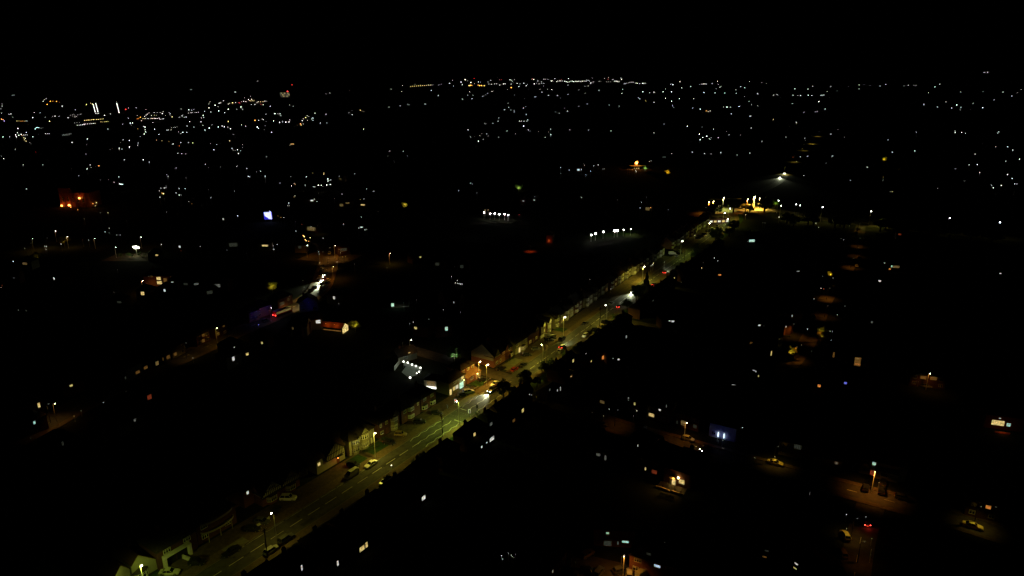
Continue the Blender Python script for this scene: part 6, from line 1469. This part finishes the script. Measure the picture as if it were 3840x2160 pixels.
for tl, data in DOTS.items():
    for tok in data.split():
        c = 'w'
        if tok[-1].isalpha(): c = tok[-1]; tok = tok[:-1]
        v = [float(q) for q in tok.split(',')]; s = v[2] if len(v) > 2 else .75
        dots.append((*T(tl, v[0], v[1]), s, c))
cnt = {}
for px, py, s, c in dots:
    if py < 330 and 1500 < px < 2460: r = 'horizon'
    elif px < 1300 and py < 560: r = 'town'
    elif px > 2460 and py < 720: r = 'right'
    elif py < 800: r = 'mid'
    elif px < 1780 and py < 1720: r = 'left'
    else: r = 'lower'
    cnt[r] = cnt.get(r, 0) + 1
    h = 7.0 if py < 800 else (5.0 if py < 1000 else 2.2)
    if r == 'horizon':
        h = 30.0
        if c in 'oy': s *= 1.35
    far_dot(NAMES[r], REG[r][0] % CN[c], '%s %s' % (CN[c], REG[r][1]), 'light', px, py, s, c, h)
# the towers with light strips in the town
for k, (x, y0, y1, sl) in enumerate(((957, 394, 458, 12), (985, 384, 456, 14), (1198, 386, 466, 15))):
    b = GF(*P('A', x, y1)); dist = hypot(b.x, b.y); pxm = dist / FPX * .37267
    hh = (y1 - y0) * pxm * 1.02
    t = thing('tower', 'slim tower with a vertical strip of light, %s from the left' % ['first', 'second', 'third'][k], 'tower', (b.x, b.y, 0), 0, 'towers in the town')
    part('shaft', MB().box(-6 * pxm, 6 * pxm, 1, 12 * pxm, 0, hh * 1.03), BRICK2, t)
    for j in range(7):
        z0 = hh * (j + .05) / 7; z1 = hh * (j + .93) / 7
        xs = -sl * (z0 / hh) * pxm * .5
        part('light_strip', MB().box(xs - 1.5 * pxm - .3, xs + 1.5 * pxm + .3, .2, .9, z0, z1), dot_mat('w', 2.2), t)
# an office block with lit windows and a red beacon
b = GF(*P('B', 292, 312)); dist = hypot(b.x, b.y); pxm = dist / FPX * .37267
t = thing('office_block', 'office block with rows of lit windows under a red beacon', 'office block', (b.x, b.y, 0), radians(4))
part('wall', MB().box(-45 * pxm, 45 * pxm, 0, 30 * pxm, 0, 48 * pxm), BRICK2, t)
part('roof', MB().box(-46 * pxm, 46 * pxm, -.5, 30.5 * pxm, 48 * pxm, 50 * pxm), TILE, t)
for j in range(3):
    for i in range(9):
        if (i * 7 + j * 5) % 4: part('window', MB().box((-40 + 9.5 * i) * pxm, (-34 + 9.5 * i) * pxm, -1, -.1, (8 + 13 * j) * pxm, (17 + 13 * j) * pxm), pane_mat('d' if (i + j) % 3 else 'y'), t)
part('mast', MB().tube((22 * pxm, 5, 50 * pxm), (22 * pxm, 5, 62 * pxm), 1.2, .6, 6), STEEL, t)
# the burning orange lamp on its mast
q = G(*P('C', 1250, 1025)); dist = hypot(q.x, q.y)
t = thing('mast_lamp', 'burning orange ball of light on a mast above a lit canopy', 'mast lamp', (q.x, q.y, 0), 0)
hz = facade_xz((q.x, q.y), 0.0, *P('C', 1250, 968))[1]
part('mast', MB().tube((0, 0, 0), (0, 0, hz), .25, .2, 8), STEEL, t); part('lamp', MB().ball((0, 0, hz), 1.5, 12, 8), mat('burning_lamp', (.8, .8, .8), emit=(1, .55, .12), strength=6, sample=False), t)
part('halo_cluster', MB().ball((.9, .3, hz + 1.0), 1.2, 9, 6, 1.3).ball((-1.1, .2, hz - .8), 1.1, 9, 6, 1.2).ball((.4, .4, hz - 1.6), .8, 8, 5), mat('halo_glow', (.8, .4, .2), emit=(1, .25, .03), strength=2.2, sample=False), t)  # glowing balls imitate the orange halo around the lamp
part('canopy', MB().box(-9, 11, -5, 4, 3.4, 3.8), CREAM, t)
for x in (-7, 9): part('column', MB().box(x - .2, x + .2, -.2, .2, 0, 3.4), STEEL, t)
lamp_light(t, 'POINT', (0, -3.5, hz), 3500, (1, .28, .03), .5)
struct('paved_apron', MB().quad((q.x - 22, q.y - 16, .03), (q.x + 18, q.y - 16, .03), (q.x + 18, q.y + 8, .03), (q.x - 22, q.y + 8, .03)), FORE)
# white lamps lighting a strip of grass left of the main road's far half
for k, (x, y) in enumerate(((2217, 881), (2233, 876), (2262, 869), (2304, 865), (2315, 864), (2338, 861), (2365, 857))):
    street_lamp('white lamp over the lit grass strip, %s from its left end' % ADJ[k], x, y, 5, -1.5, .8, (.85, 1, .3), 'w', group='lamps of the grass strip', k=[3.6, 4.0, 3.6, 4.8, 4.0, 2.6, 1.8][k])
strip('grass_strip', pxline([(2205, 892), (2300, 880), (2390, 866), (2420, 858)], 20), -6, 6, .03, LAWN)
for k, (x, y) in enumerate(((1815, 797), (1838, 801), (1855, 800), (1872, 803), (1892, 803), (1905, 806))):
    street_lamp('white lamp in the short row left of the grass strip, %s from the left' % ADJ[k], x, y, 5, -1.5, .5, (1, .95, .3), 'w', group='lamps of the short row', k=3.4)
far_dot('red_lamp', 'red lamp at the right end of the short row', None, 'lamp', 1947, 805, 1.2, 'r', 4)
t = lit_house('narrow dark building with a flame-red lit end wall in the middle distance', -12, [(2058, 903, 1.2, 2.2, 2, 'q')], 1.6, None, w=4.5, d=9, he=5.8, hr=7.5, extra=False, wallm=BRICK)
lamp_light(t, 'POINT', (2.2, -1.2, 1.6), 45, (1, .14, .01), .3)
dark_lamp('low red lamp over a dull red yard left of the grass strip', 1985, 944, 4, .30, (1, .10, .008))
q = G(1985, 944); struct('paved_apron', MB().quad((q.x - 9, q.y - 6, .03), (q.x + 9, q.y - 6, .03), (q.x + 9, q.y + 6, .03), (q.x - 9, q.y + 6, .03)), FORE)
# head lamps and lit stretches of the road beyond the roundabout
p = G(*P('D', 122, 1112), .5); car('far car with white headlights beyond the roundabout', p, atan2(-.86, -.4), lights='h', beam=9.0)
p = G(*P('D', 168, 1068), .5); car('far car with a warm glow beyond the roundabout', p, atan2(-.86, -.4), kind='suv', colour='white', lights='h', beam=3.0)
for k, (x, y, pw) in enumerate(((2940, 655, 3.0), (2975, 608, .8), (3045, 540, 2.2), (3066, 512, 1.8), (3010, 565, .8))):
    dark_lamp('dim lamp on the road beyond the roundabout, %s one' % ADJ[k], x, y, 9, pw * 1.3, (1, .68, .09), blend=1)
